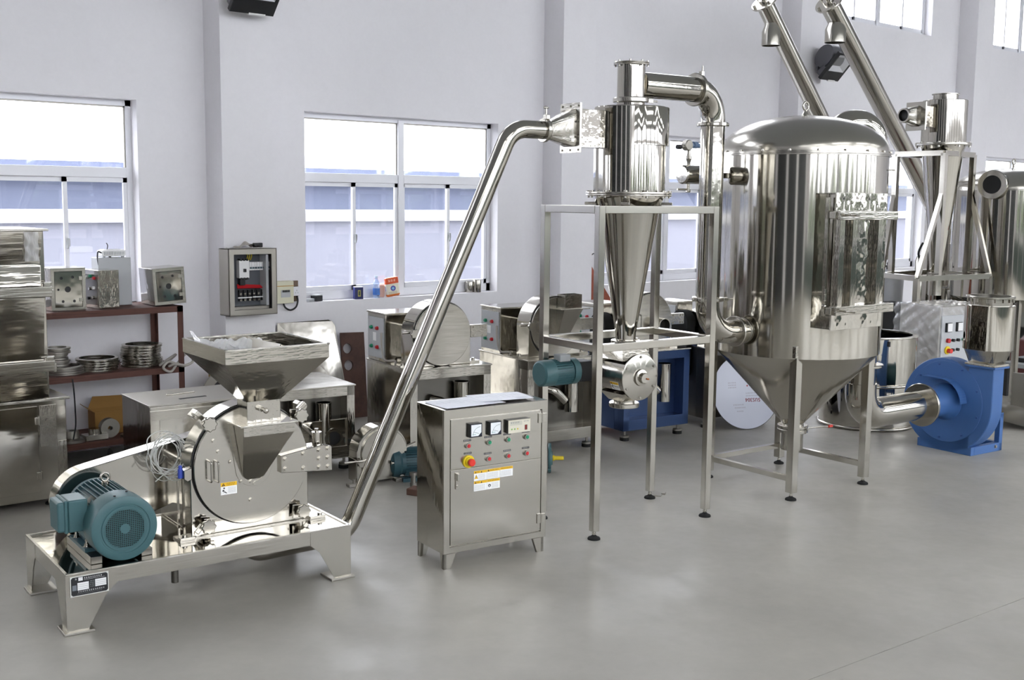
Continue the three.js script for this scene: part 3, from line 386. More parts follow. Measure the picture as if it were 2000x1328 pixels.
// ---------------------------------------------------------------- cyclone stand, cyclone and discharger
{
  const t = thing('support_stand', 'tall square-tube steel stand that carries the tall cyclone', 'stand', SB, -5.9), w = 0.05, Lx = 1.0, Lz = 0.58;
  for (const [x, z] of [[0, 0], [Lx, 0], [Lx, -Lz], [0, -Lz]]) { const l = obj('leg', [bc(x - w / 2, 0.055, z - w / 2, x + w / 2, 2.17, z + w / 2, 0.004)], M.tubeS, t); obj('stem', [footStem(x, z, 0.06), cy(0.014, 0.012, x, 0.04, z, 'y', 6)], M.bolt, l); obj('pad', footPad(x, z), M.rubber, l); }
  for (const y of [2.145, 1.26]) for (const [a, b] of [[[w / 2, 0], [Lx - w / 2, 0]], [[w / 2, -Lz], [Lx - w / 2, -Lz]], [[0, -w / 2], [0, -Lz + w / 2]], [[Lx, -w / 2], [Lx, -Lz + w / 2]]]) obj('rail', bc(Math.min(a[0], b[0]) - (a[0] === b[0] ? w / 2 : 0), y - w / 2, Math.min(a[1], b[1]) - (a[1] === b[1] ? w / 2 : 0), Math.max(a[0], b[0]) + (a[0] === b[0] ? w / 2 : 0), y + w / 2, Math.max(a[1], b[1]) + (a[1] === b[1] ? w / 2 : 0), 0.004), M.tubeS, t);
}
function cyclone(name, label, pos, deg, flip) {
  const t = thing(name, label, 'cyclone separator', pos, deg);
  obj('barrel', la([[0.236, 2.26], [0.242, 2.26], [0.242, 2.815], [0.238, 2.822], [0.09, 2.822], [0.09, 2.81]], 0, 0, 0, 'y', 80), M.mirror, t);
  obj('volute', la([[0.2, 2.565], [0.247, 2.565], [0.25, 2.568], [0.25, 2.812], [0.247, 2.818], [0.2, 2.818]], 0.014, 0, 0.0, 'y', 80), M.mirror, t);
  obj('flange', [la([[0.22, 2.246], [0.288, 2.246], [0.29, 2.25], [0.29, 2.256], [0.288, 2.26], [0.236, 2.26]], 0, 0, 0), la([[0.22, 2.232], [0.288, 2.232], [0.29, 2.236], [0.29, 2.24], [0.288, 2.244], [0.22, 2.244]], 0, 0, 0)], M.satin, t);
  for (let i = 0; i < 12; i++) { const a = (i + 0.5) / 12 * 2 * Math.PI; obj('flange_bolt', [cy(0.008, 0.05, 0.272 * Math.cos(a), 2.245, 0.272 * Math.sin(a), 'y', 8), cy(0.013, 0.01, 0.272 * Math.cos(a), 2.265, 0.272 * Math.sin(a), 'y', 6)], M.bolt, t); }
  obj('cone', la([[0.238, 2.232], [0.236, 2.215], [0.214, 2.165], [0.072, 1.31], [0.07, 1.25], [0.066, 1.25], [0.068, 1.31], [0.21, 2.165]], 0, 0, 0, 'y', 80, 0.35), M.mirror, t);
  obj('tip_flange', [la([[0.066, 1.235], [0.098, 1.235], [0.1, 1.238], [0.1, 1.252], [0.098, 1.255], [0.066, 1.255]], 0, 0, 0), cy(0.01, 0.04, 0.085, 1.245, 0.02, 'y', 8), cy(0.01, 0.04, -0.085, 1.245, 0.02, 'y', 8)], M.bolt, t);
  for (let i = 0; i < 4; i++) { const a = Math.PI / 4 + i * Math.PI / 2; obj('mount_bracket', [rb(0.12, 0.02, 0.06, 0.235 * Math.cos(a), 2.183, 0.235 * Math.sin(a), 0.004, 0, -a), rb(0.015, 0.06, 0.05, 0.215 * Math.cos(a), 2.2, 0.215 * Math.sin(a), 0.003, 0, -a)], M.polish, t); }
  obj('inlet_box', [bc(-0.46, 2.785, -0.11, -0.2, 2.788, 0.03), bc(-0.46, 2.545, -0.11, -0.2, 2.548, 0.03), bc(-0.46, 2.545, 0.027, -0.2, 2.788, 0.03), bc(-0.46, 2.545, -0.11, -0.2, 2.788, -0.107)], M.mirror, t);
  const fl = obj('inlet_flange', [ext(shp(rect(-0.115, 2.51, 0.042, 2.81), [rect(-0.1, 2.55, 0.025, 2.785).reverse()]), 0.012, 0.002).rotateY(-Math.PI / 2).translate(-0.46, 0, 0)].map((g) => mv(g, 0, 0, 0)), M.satin, t);
  { const g = []; for (const [zz, dz] of [[-0.115, 0], [0.042, 0]]) g.push(bc(-0.475, 2.51, Math.min(zz, zz), -0.46, 2.81, zz + 0.001)); fl.geometry.dispose(); fl.geometry = join([bc(-0.478, 2.508, -0.145, -0.462, 2.55, 0.062), bc(-0.478, 2.783, -0.145, -0.462, 2.825, 0.062), bc(-0.478, 2.55, -0.145, -0.462, 2.783, -0.107), bc(-0.478, 2.55, 0.027, -0.462, 2.783, 0.062)]); }
  for (const [y, z] of [[2.525, 0.045], [2.525, -0.04], [2.525, -0.125], [2.806, 0.045], [2.806, -0.04], [2.806, -0.125], [2.61, 0.046], [2.71, 0.046]]) obj('bolt', [cy(0.007, 0.032, -0.47, y, z, 'x', 6)], M.bolt, fl);
  // square-to-round transition
  const tr = [], N = 40; const sq = (i) => { const a = i / N * 2 * Math.PI + 1e-4, c = Math.cos(a), s = Math.sin(a), k = 1 / Math.max(Math.abs(c) / 0.069, Math.abs(s) / 0.12); return [-0.478, 2.6665 + k * s, -0.04 + k * c]; }, ci = (i) => { const a = i / N * 2 * Math.PI + 1e-4; return [-0.66, 2.645 + 0.058 * Math.sin(a), -0.04 + 0.058 * Math.cos(a)]; };
  for (let i = 0; i < N; i++) tr.push(slab(ci(i), ci(i + 1), sq(i + 1), sq(i), -0.002));
  obj('inlet_transition', toCreasedNormals(join(tr), 0.6), M.mirror, t);
  obj('neck', la([[0.088, 2.82], [0.0935, 2.82], [0.0935, 3.1], [0.088, 3.1]], 0, 0, 0, 'y', 56), M.mirror, t);
  obj('neck_clamp', [la([[0.093, 2.85], [0.117, 2.85], [0.121, 2.856], [0.121, 2.878], [0.117, 2.884], [0.093, 2.884]], 0, 0, 0), rb(0.05, 0.03, 0.02, 0.12, 2.867, 0.055, 0.004), cy(0.006, 0.09, 0.14, 2.867, 0.055, 'x', 8)], M.bolt, t);
  obj('cap_flange', [la([[0.09, 3.096], [0.118, 3.096], [0.12, 3.1], [0.12, 3.104], [0.118, 3.106], [0.09, 3.106]], 0, 0, 0), la([[0, 3.116], [0.118, 3.116], [0.12, 3.113], [0.12, 3.11], [0.118, 3.107], [0, 3.107]], 0, 0, 0)], M.satin, t);
  for (let i = 0; i < 8; i++) { const a = i / 8 * 2 * Math.PI; obj('cap_bolt', cy(0.007, 0.04, 0.107 * Math.cos(a), 3.107, 0.107 * Math.sin(a), 'y', 8), M.bolt, t); }
  return t;
}
const CY = toW(SB, -5.9, [0.48, 0, -0.29]);
cyclone('cyclone_separator', 'nearest tall polished steel cyclone with long tapering cone, standing in square-tube frame', CY, -5.9);
{ // rotary discharger below the cone, driven by a small teal motor on the left
  const t = thing('rotary_valve', 'steel rotary discharge valve with round end cover hanging under cyclone tip', 'valve', CY, -5.9);
  obj('throat', [...funnel([-0.095, -0.08, 0.095, 0.08], 1.225, [-0.13, -0.13, 0.13, 0.13], 1.13), la([[0.06, 1.213], [0.1, 1.213], [0.1, 1.234], [0.06, 1.234]], 0, 0, 0)], M.satin, t);
  obj('valve_body', [cy(0.148, 0.3, 0, 1.015, 0.0, 'z', 56)], M.satin, t);
  const cv = obj('end_cover', la([[0, 0.014], [0.15, 0.014], [0.158, 0.011], [0.158, 0], [0, 0]], 0, 1.015, 0.15, 'z', 64), M.satin, t);
  obj('bearing', la([[0, 0.05], [0.032, 0.05], [0.036, 0.044], [0.036, 0.02], [0.055, 0.016], [0.058, 0], [0, 0]], 0, 1.015, 0.164, 'z', 32), M.bolt, cv); obj('grease_nipple', cy(0.006, 0.02, 0.02, 1.01, 0.215, 'z', 8), M.copper, cv);
  for (let i = 0; i < 6; i++) { const a = Math.PI / 2 + i / 6 * 2 * Math.PI; obj('bolt', hexbolt(0.14 * Math.cos(a), 1.015 + 0.14 * Math.sin(a), 0.168, 'z', 0.007, 0.008), M.dull, cv); }
  obj('outlet', [...funnel([-0.12, -0.12, 0.12, 0.12], 0.9, [-0.075, -0.075, 0.075, 0.075], 0.84), cy(0.074, 0.06, 0, 0.82, 0, 'y', 32)], M.satin, t);
  obj('outlet_flange', [la([[0.07, 0.79], [0.1, 0.79], [0.104, 0.795], [0.104, 0.818], [0.1, 0.823], [0.07, 0.823]], 0, 0, 0)], M.bolt, t);
  print('warning_sticker', 0.085, 0.06, warnTex, t, 0, 0, 0).applyMatrix4(new THREE.Matrix4()); const s = t.children[t.children.length - 1]; s.rotation.set(-0.5 + Math.PI * 0, -Math.PI / 2, 0, 'YXZ'); s.position.set(-0.134, 0.955, 0.06); s.rotation.set(0.42, -Math.PI / 2, 0, 'YXZ');
  obj('drive_plate', [bc(-0.14, 0.92, -0.2, 0.12, 1.14, -0.15, 0.006), rb(0.12, 0.14, 0.14, -0.2, 1.03, -0.23, 0.01)], M.black, t);
  const m = obj('drive_motor', [cy(0.078, 0.2, -0.41, 1.035, -0.215, 'x', 32), cy(0.09, 0.05, -0.3, 1.035, -0.215, 'x', 32), la([[0.0, -0.05], [0.075, -0.05], [0.088, -0.04], [0.09, 0], [0.09, 0.05], [0, 0.05]], -0.525, 1.035, -0.215, 'x', 36)], M.teal, t);
  const f = []; for (let i = 0; i < 28; i++) { const a = i / 28 * 2 * Math.PI; f.push(mv(new THREE.BoxGeometry(0.15, 0.014, 0.0035), -0.41, 1.035 + 0.083 * Math.cos(a), -0.215 + 0.083 * Math.sin(a), a, 0, 0)); } obj('cooling_fins', f, M.teal, m);
  obj('terminal_box', rb(0.09, 0.05, 0.08, -0.39, 1.135, -0.2, 0.008), M.grey, m);
}
{ // pipe from the cyclone neck over to the tank
  const t = thing('return_pipe', 'polished steel pipe bending from cyclone neck down into left side of big tank', 'pipe');
  const y = 2.975, A = [CY[0] + 0.08, y, CY[2] + 0.005], vx = 6.41, vz = -5.29, r = 0.0865;
  obj('side_branch', pipe([A, [vx - 0.215, y, vz + 0.01]], r, 0, 40), M.mirror, t);
  obj('upper_elbow', pipe([[vx - 0.215, y, vz + 0.01], [vx, y, vz], [vx, 2.745, vz]], r, 0.2, 40), M.mirror, t);
  obj('down_pipe', pipe([[vx, 2.745, vz], [vx, 1.5, vz]], r, 0, 40), M.mirror, t);
  obj('lower_elbow', pipe([[vx, 1.5, vz], [vx, 1.245, vz], [vx + 0.3, 1.245, vz + 0.02]], r, 0.23, 40), M.mirror, t);
  obj('tank_stub', pipe([[vx + 0.3, 1.245, vz + 0.02], [vx + 0.46, 1.245, vz + 0.03]], r + 0.006, 0, 40), M.mirror, t);
  const ring = (x, yy, z, ax) => la([[r, -0.014], [r + 0.024, -0.014], [r + 0.028, -0.008], [r + 0.028, 0.008], [r + 0.024, 0.014], [r, 0.014]], x, yy, z, ax, 44);
  obj('clamp_ring', [ring(vx - 0.215, y, vz + 0.01, 'x'), rb(0.03, 0.05, 0.03, vx - 0.21, y + 0.1, vz + 0.06, 0.004), cy(0.006, 0.1, vx - 0.2, y + 0.11, vz + 0.06, 'y', 8)], M.bolt, t);
  obj('clamp_ring', [ring(vx, 2.745, vz, 'y'), rb(0.05, 0.028, 0.025, vx - 0.03, 2.745, vz + 0.115, 0.004), cy(0.006, 0.06, vx - 0.005, 2.745, vz + 0.12, 'x', 8)], M.bolt, t);
  obj('clamp_ring', [ring(vx, 1.5, vz, 'y'), rb(0.05, 0.026, 0.025, vx + 0.09, 1.5, vz + 0.09, 0.004), cy(0.006, 0.07, vx + 0.14, 1.5, vz + 0.09, 'x', 8), rb(0.04, 0.026, 0.025, vx - 0.11, 1.5, vz + 0.04, 0.004)], M.bolt, t);
  obj('clamp_ring', [ring(vx + 0.3, 1.245, vz + 0.02, 'x')], M.bolt, t);
  obj('weld_band', [tor(r + 0.006, 0.004, vx + 0.38, 1.245, vz + 0.025, 'x', 40)], M.dull, t);
}

// ---------------------------------------------------------------- big dust collector tank
const TC = [7.43, 0, -5.23], TD = -4.3;
function tankDome(t, y0, R, h) { const p = [[R + 0.012, y0 - 0.012], [R + 0.012, y0 + 0.004], [R, y0 + 0.006]]; for (let i = 1; i <= 24; i++) { const a = i / 24 * Math.PI / 2; p.push([R * Math.cos(a), y0 + 0.006 + h * Math.sin(a) ** 0.92]); } obj('dome', la(p, 0, 0, 0, 'y', 96, 0.5), M.dome, t); }
{
  const t = thing('dust_collector', 'huge shiny steel tank with domed lid, conical bottom and bolted side hatch on four legs', 'tank', TC, TD), R = 0.63;
  obj('shell', la([[R - 0.004, 1.06], [R, 1.062], [R, 2.552], [R - 0.004, 2.554]], 0, 0, 0, 'y', 128), steel(0.085, 0.0016, 1.03, 5, 0.35), t);
  obj('shell_flange', [la([[R, 2.545], [R + 0.018, 2.546], [R + 0.018, 2.556], [R, 2.558]], 0, 0, 0, 'y', 96)], M.satin, t);
  tankDome(t, 2.57, R, 0.285);
  const rb2 = []; for (let i = 0; i < 20; i++) { const a = (i + 0.3) / 20 * 2 * Math.PI; rb2.push(...hexbolt((R + 0.008) * Math.cos(a), 2.58, (R + 0.008) * Math.sin(a), 'y', 0.009, 0.012)); } obj('rim_bolts', rb2, M.bolt, t);
  obj('cone', la([[R, 1.062], [R - 0.01, 1.05], [0.085, 0.475], [0.085, 0.45], [0.08, 0.45], [0.08, 0.475], [R - 0.02, 1.05]], 0, 0, 0, 'y', 96, 0.3), steel(0.15, 0.0007), t);
  obj('lifting_eye', [tor(0.03, 0.009, 0, 2.935, 0, 'z', 28), la([[0, 0.05], [0.014, 0.05], [0.018, 0.03], [0.03, 0.012], [0.032, 0], [0, 0]], 0, 2.855, 0)], M.bolt, t);
  for (const [x, z] of [[-0.455, 0.385], [0.405, 0.385], [0.4, -0.46], [-0.455, -0.46]]) {
    const w = 0.064, l = obj('leg', [bc(x - w / 2, 0.058, z - w / 2, x + w / 2, 1.09, z + w / 2, 0.004), slab([x - w / 2, 1.09, z + w / 2], [x + w / 2, 1.09, z + w / 2], [x + w / 2, 1.13, z - w / 2], [x - w / 2, 1.13, z - w / 2], 0.004), slab([x - w / 2, 1.09, z + w / 2], [x - w / 2, 1.09, z - w / 2], [x - w / 2, 1.13, z - w / 2], [x - w / 2, 1.09, z + w / 2], 0.003)], M.tubeS, t);
    obj('stem', [footStem(x, z, 0.06), cy(0.014, 0.012, x, 0.04, z, 'y', 6)], M.bolt, l); obj('pad', footPad(x, z), M.rubber, l);
    obj('leg_bracket', [bc(x - 0.045, 1.07, z - (z > 0 ? 0.06 : -0.03), x + 0.045, 1.16, z + (z > 0 ? 0.03 : 0.06), 0.004)], M.polish, t);
  }
  obj('brace', bar([-0.455, 0.16, 0.353], [-0.455, 0.16, -0.428], 0.04), M.tubeS, t); obj('brace', bar([-0.423, 0.16, 0.385], [-0.42, 0.16, 0.385], 0.04), M.tubeS, t); t.children.pop();
  obj('brace', bar([-0.423, 0.155, 0.385], [0.373, 0.155, 0.385], 0.001), M.tubeS, t); t.children.pop();
  obj('brace', bar([-0.423, 0.16, -0.46], [0.368, 0.16, -0.46], 0.04), M.tubeS, t); obj('brace', bar([0.4, 0.16, -0.428], [0.4, 0.16, 0.353], 0.04), M.tubeS, t);
  const hk = t.children.length;
  // side hatch
  const h = obj('hatch_frame', [bc(-0.355, 1.3, 0.3, -0.345, 2.27, 0.64), bc(0.2, 1.3, 0.3, 0.21, 2.27, 0.64), bc(-0.355, 2.26, 0.3, 0.21, 2.27, 0.64), bc(-0.355, 1.3, 0.3, 0.21, 1.31, 0.64)], M.mirror, t);
  obj('hatch_door', bc(-0.365, 1.295, 0.645, 0.22, 2.275, 0.66, 0.003), steel(0.06, 0.006, 1.03, 2, 2), t);
  for (const x of [-0.34, -0.195, 0.1]) obj('hatch_rib', bc(x - 0.028, 1.47, 0.66, x + 0.028, 2.09, 0.705, 0.004), M.mirror, t);
  for (const y of [2.115, 1.44]) { const c = obj('clamp_bar', [bc(-0.4, y - 0.032, 0.66, 0.27, y + 0.032, 0.725, 0.004)], M.polish, t); obj('clamp_screw', [cy(0.007, 0.16, -0.33, y, 0.76, 'z', 10), cy(0.006, 0.12, -0.33, y + 0.005, 0.8, 'x', 10), rb(0.02, 0.05, 0.05, -0.41, y, 0.67, 0.005)], M.bolt, c); }
  obj('hatch_side_bar', [bc(-0.41, 1.4, 0.6, -0.385, 2.24, 0.63, 0.004), cy(0.018, 0.09, -0.4, 1.55, 0.62, 'y', 14), ball(0.02, -0.4, 1.47, 0.62)], M.mirror, t);
  obj('hook', [cy(0.006, 0.14, 0.36, 2.45, 0.56, 'x', 8)], M.bolt, t);
  for (let i = hk; i < t.children.length; i++) t.children[i].position.x -= 0.065;
  // discharge valve
  const v = obj('discharge_valve', [la([[0.07, 0.4], [0.115, 0.4], [0.12, 0.405], [0.12, 0.425], [0.115, 0.43], [0.07, 0.43]], 0, 0, 0), la([[0.07, 0.434], [0.115, 0.434], [0.12, 0.44], [0.12, 0.455], [0.115, 0.46], [0.07, 0.46]], 0, 0, 0), cy(0.085, 0.14, 0, 0.33, 0, 'y', 40)], M.satin, t);
  obj('valve_handle', pipe([[0.09, 0.425, 0.05], [0.32, 0.425, 0.1]], 0.007, 0, 10), M.bolt, v); obj('handle_grip', la([[0, 0.03], [0.008, 0.028], [0.011, 0.02], [0.011, -0.02], [0, -0.022]], 0.335, 0.425, 0.103, 'x', 16), M.emRed, v);
}
{ // outlet duct behind the tank
  const t = thing('outlet_duct', 'polished steel duct running from dome down behind the big tank into blue blower', 'pipe'), x = 8.25, z = -5.15, r = 0.115;
  obj('top_elbow', pipe([[7.98, 2.62, -5.3], [7.98, 2.83, -5.3], [x, 2.83, z], [x, 2.3, z]], r, [0.13, 0.14], 32), M.mirror, t);
  obj('dome_flange', [la([[0, 0], [0.155, 0], [0.16, 0.006], [0.16, 0.014], [0.155, 0.02], [0, 0.02]], 7.98, 2.75, -5.3)], M.satin, t);
  obj('down_pipe', pipe([[x, 2.3, z], [x, 0.72, z]], r, 0, 32), M.duct, t);
  obj('flange', [la([[r, 0.86], [r + 0.05, 0.86], [r + 0.055, 0.866], [r + 0.055, 0.88], [r + 0.05, 0.886], [r, 0.886]], x, 0, z)], M.satin, t);
  obj('bottom_elbow', pipe([[x, 0.72, z], [x, 0.45, z], [9.1, 0.45, -5.085]], r + 0.012, 0.2, 40), M.duct, t);
  obj('end_flange', [mv(la([[0.1, -0.012], [0.185, -0.012], [0.19, -0.006], [0.19, 0.006], [0.185, 0.012], [0.1, 0.012]], 0, 0, 0, 'x', 44), 9.11, 0.45, -5.085, 0, -6 * D2R, 0)], M.satin, t);
}
{ // blue centrifugal blower
  const t = thing('blower', 'large bright blue centrifugal blower with round casing and upward outlet', 'blower', [9.434, 0, -4.797], -6), cz = -0.25, cyy = 0.45;
  // scroll outline in (z, y): circle opening into the outlet
  const P = []; for (let i = 0; i <= 60; i++) { const a = Math.PI * 0.42 + i / 60 * Math.PI * 1.58, r = 0.375 + 0.075 * Math.min(1, i / 60 * 2.4); P.push([cz + r * Math.cos(a), cyy + r * Math.sin(a)]); }
  P.push([0.2, 0.8]); P.push([-0.035, 0.8]); P.push([-0.045, 0.74]);
  const g = toCreasedNormals(ext(shp(P), 0.16, 0.006), 0.5).rotateY(-Math.PI / 2); g.translate(0.16, 0, 0); // shape x -> +z
  obj('casing', g, M.blue, t);
  obj('casing_plate', [(() => { const q = ext(shp(circ(cz, cyy, 0.365, 80)), 0.008, 0.002).rotateY(-Math.PI / 2); return q.translate(0.002, 0, 0); })()], M.blue, t);
  for (let i = 0; i < 9; i++) { const a = i / 9 * 2 * Math.PI + 0.4; obj('bolt', cy(0.009, 0.014, -0.008, cyy + 0.335 * Math.sin(a), cz + 0.335 * Math.cos(a), 'x', 6), M.blueDark, t); }
  obj('inlet', [la([[0.13, 0], [0.165, 0.0], [0.165, 0.02], [0.125, 0.1], [0.125, 0.29], [0.105, 0.29], [0.105, 0]].map(([a, b]) => [a, b]), 0, 0, 0, 'x', 44)].map((q) => { q.applyMatrix4(new THREE.Matrix4().makeRotationY(Math.PI)); q.translate(-0.004, cyy, cz); return q; }), M.blue, t);
  obj('inlet_guide', [(() => { const q = la([[0.2, -0.02], [0.21, 0], [0.2, 0.02]], 0, 0, 0, 'x', 24); const s = []; for (let i = 0; i < 16; i++) { const a = Math.PI * 0.02 + i / 16 * Math.PI * 0.55, b = Math.PI * 0.02 + (i + 1) / 16 * Math.PI * 0.55; s.push(slab([-0.004, cyy + 0.21 * Math.sin(b), cz + 0.21 * Math.cos(b)], [-0.004, cyy + 0.21 * Math.sin(a), cz + 0.21 * Math.cos(a)], [-0.1, cyy + 0.21 * Math.sin(a), cz + 0.21 * Math.cos(a)], [-0.1, cyy + 0.21 * Math.sin(b), cz + 0.21 * Math.cos(b)], 0.006)); } return join(s); })(), bx(0.09, 0.006, 0.18, -0.05, cyy + 0.215, cz - 0.1)], M.blue, t);
  obj('outlet_flange', [bc(-0.03, 0.795, -0.065, 0.19, 0.812, 0.228, 0.003)], M.blue, t);
  const st = obj('motor_stand', [bc(0.05, 0, -0.02, 0.47, 0.075, 0.03, 0.004), bc(0.05, 0, -0.52, 0.47, 0.075, -0.47, 0.004), bc(0.0, 0, -0.52, 0.05, 0.075, 0.03, 0.004), bc(0.42, 0, -0.52, 0.47, 0.075, 0.03, 0.004), bc(0.42, 0.07, -0.02, 0.47, 0.34, 0.03, 0.004), bc(0.42, 0.07, -0.52, 0.47, 0.34, -0.47, 0.004), bc(0.16, 0.3, -0.02, 0.47, 0.345, 0.03, 0.004), bc(0.16, 0.3, -0.52, 0.47, 0.33, 0.03, 0.004), bc(-0.0, 0.05, -0.5, 0.05, 0.2, 0.0, 0.004)], M.blue, t);
  obj('anchor_bolt', hexbolt(0.37, 0.045, 0.035, 'z', 0.012, 0.012), M.bolt, st);
  const m = obj('drive_motor', [cy(0.12, 0.3, 0.32, cyy, cz, 'x', 32), cy(0.13, 0.08, 0.5, cyy, cz, 'x', 32)], M.teal, t);
}
{ // silencer standing on the blower outlet
  const q = toW([9.434, 0, -4.797], -6, [0.075, 0, 0.08]), t = thing('silencer', 'shiny steel silencer drum standing on the blue blower outlet', 'silencer', q, -6), R = 0.205;
  obj('drum', la([[R - 0.01, 0.955], [R, 0.957], [R, 1.335], [R - 0.004, 1.34], [0.175, 1.342]], 0, 0, 0, 'y', 64), M.mirror, t);
  obj('top_collar', [la([[0.172, 1.34], [0.178, 1.34], [0.178, 1.4], [0.195, 1.4], [0.2, 1.405], [0.2, 1.415], [0.195, 1.42], [0.165, 1.42], [0.165, 1.34]], 0, 0, 0, 'y', 56)], M.satin, t);
  const cb = []; for (let i = 0; i < 16; i++) { const a = i / 16 * 2 * Math.PI; cb.push(cy(0.008, 0.04, 0.186 * Math.cos(a), 1.39, 0.186 * Math.sin(a), 'y', 6)); } obj('collar_bolts', cb, M.bolt, t);
  obj('cover_plate', bc(-R - 0.025, 0.96, -0.03, -R + 0.01, 1.35, 0.13, 0.004), M.mirror, t);
  const N = 40, tr = []; for (let i = 0; i < N; i++) { const f = (k) => { const a = k / N * 2 * Math.PI + 1e-4, c = Math.cos(a), s = Math.sin(a), e = 1 / Math.max(Math.abs(c) / 0.085, Math.abs(s) / 0.12); return [e * c, 0.83, e * s]; }, h = (k) => { const a = k / N * 2 * Math.PI + 1e-4; return [0.195 * Math.cos(a), 0.957, 0.195 * Math.sin(a)]; }; tr.push(slab(f(i + 1), f(i), h(i), h(i + 1), 0.003)); }
  obj('lower_transition', toCreasedNormals(join(tr), 0.6), M.polish, t);
  obj('base_flange', bc(-0.105, 0.812, -0.145, 0.105, 0.83, 0.145, 0.003), M.satin, t);
  obj('inner_baffle', la([[0, 1.3], [0.168, 1.3], [0.168, 1.31], [0, 1.31]], 0, 0, 0), M.darkSteel, t);
}
{ // small air receiver with a gauge behind the down pipe
  const t = thing('air_receiver', 'small horizontal steel air receiver with round gauge, half hidden behind the vertical pipe', 'tank', [6.48, 0, -5.62], -4), y = 2.4;
  obj('vessel', la([[0, -0.015], [0.06, -0.012], [0.07, 0], [0.07, 0.34], [0.06, 0.36], [0, 0.37]], 0, y, 0, 'x', 40), M.polish, t);
  obj('neck', [la([[0.015, 0], [0.015, 0.03], [0.022, 0.05], [0.014, 0.09], [0.012, 0.14]], 0.06, y + 0.065, 0, 'y', 16)], M.bolt, t);
  const g = obj('gauge', [la([[0, 0.026], [0.034, 0.026], [0.04, 0.02], [0.04, -0.02], [0.026, -0.03], [0, -0.03]], 0.04, y + 0.215, 0.0, 'z', 28), cy(0.014, 0.05, -0.01, y + 0.205, 0, 'x', 12)], M.matt, t);
  obj('hose_coupling', [cy(0.018, 0.14, 0.13, y + 0.215, 0, 'x', 14), cy(0.026, 0.04, 0.12, y + 0.22, 0, 'x', 8)], std('#6f87a6', 0.4), g); obj('plug', cy(0.017, 0.04, -0.045, y + 0.2, 0, 'x', 12), M.black, g);
  obj('drain_cock', [cy(0.014, 0.06, 0.06, y - 0.095, 0, 'y', 12), cy(0.008, 0.1, 0.0, y - 0.11, 0, 'x', 10), rb(0.035, 0.025, 0.025, 0.06, y - 0.12, 0, 0.005)], M.bolt, t);
  obj('bracket', [bc(0.34, y - 0.02, -0.015, 0.46, y + 0.02, 0.015)], M.satin, t);
}

// ---------------------------------------------------------------- stacked sieving tower at the left edge
{
  const t = thing('sieving_tower', 'tall stacked steel sieving tower at the left edge with hinged base cabinet', 'machine', [1.0, 0, -8.08]), X = 1.66;
  const base = obj('base_cabinet', [bc(0, 0.06, -0.62, X + 0.1, 0.765, 0, 0.004), bc(-0.01, 0.765, -0.64, X + 0.125, 0.785, 0.02, 0.004)], M.polish, t);
  obj('cabinet_door', bc(0.35, 0.12, 0, X - 0.1, 0.735, 0.012, 0.003), M.mirror, base); obj('cabinet_door', bc(X - 0.085, 0.44, 0, X + 0.03, 0.735, 0.006, 0.002), M.satin, base); obj('side_panel', bc(X + 0.035, 0.07, 0, X + 0.095, 0.47, 0.006, 0.002), M.mirror, base);
  for (const y of [0.24, 0.63]) obj('hinge', [rb(0.03, 0.05, 0.012, X - 0.105, y, 0.014, 0.003), cy(0.007, 0.06, X - 0.092, y, 0.018, 'y', 10)], M.bolt, base);
  for (const x of [0.1, X]) for (const z of [-0.08, -0.55]) obj('foot', [footStem(x, z, 0.07), footPad(x, z)], M.rubber, t);
  obj('column', bc(0.15, 0.785, -0.6, X, 1.955, -0.02, 0.006), M.polish, t);
  const trap = (y0, y1, z0, z1, xr0, xr1) => [slab([0.2, y0, z0], [xr0, y0, z0], [xr1, y1, z1], [0.2, y1, z1], 0.004), slab([xr0, y0, z0], [xr0, y0, -0.02], [xr1, y1, -0.02], [xr1, y1, z1], 0.004), slab([0.2, y1, z1], [xr1, y1, z1], [xr1, y1, -0.03], [0.2, y1, -0.03], 0.004)];
  obj('hopper_section', trap(1.73, 1.955, 0.03, 0.05, X - 0.05, X - 0.03), M.polish, t);
  obj('hopper_section', trap(1.58, 1.72, 0.07, 0.035, X - 0.06, X - 0.045), M.mirror, t); obj('hopper_section', trap(1.06, 1.5, 0.045, 0.07, X - 0.05, X - 0.04), steel(0.12, 0.0012), t); obj('hopper_section', trap(0.8, 0.985, 0.05, 0.04, X - 0.03, X - 0.04), M.mirror, t);
  obj('lid', bc(0.15, 1.955, -0.6, X + 0.01, 1.97, 0.06, 0.004), M.satin, t);
  for (const y of [1.54, 1.022]) { const b = obj('clamp_band', bc(0.15, y - 0.038, -0.02, X + 0.012, y + 0.036, 0.085, 0.005), M.satin, t); obj('toggle_latch', [rb(0.05, 0.035, 0.02, X - 0.02, y + 0.045, 0.07, 0.005), cy(0.006, 0.09, X - 0.03, y + 0.06, 0.06, 'x', 8), rb(0.02, 0.06, 0.02, X + 0.016, y - 0.02, 0.06, 0.004)], M.bolt, b); }
  obj('latch', [rb(0.06, 0.02, 0.03, X - 0.3, 0.795, -0.02, 0.004), rb(0.03, 0.03, 0.03, X - 0.1, 0.8, -0.03, 0.005)], M.bolt, t);
  const fg = new THREE.PlaneGeometry(0.09, 0.2, 16, 30), p = fg.attributes.position; for (let i = 0; i < p.count; i++) p.setZ(i, 0.01 * Math.sin(p.getY(i) * 70 + p.getX(i) * 60) + 0.008 * Math.sin(p.getX(i) * 160)); fg.computeVertexNormals(); obj('loose_film', fg, new THREE.MeshPhysicalMaterial({ color: 0xffffff, roughness: 0.15, transmission: 0.6, thickness: 0, side: THREE.DoubleSide }), t, X - 0.11, 1.85, 0.065);
}
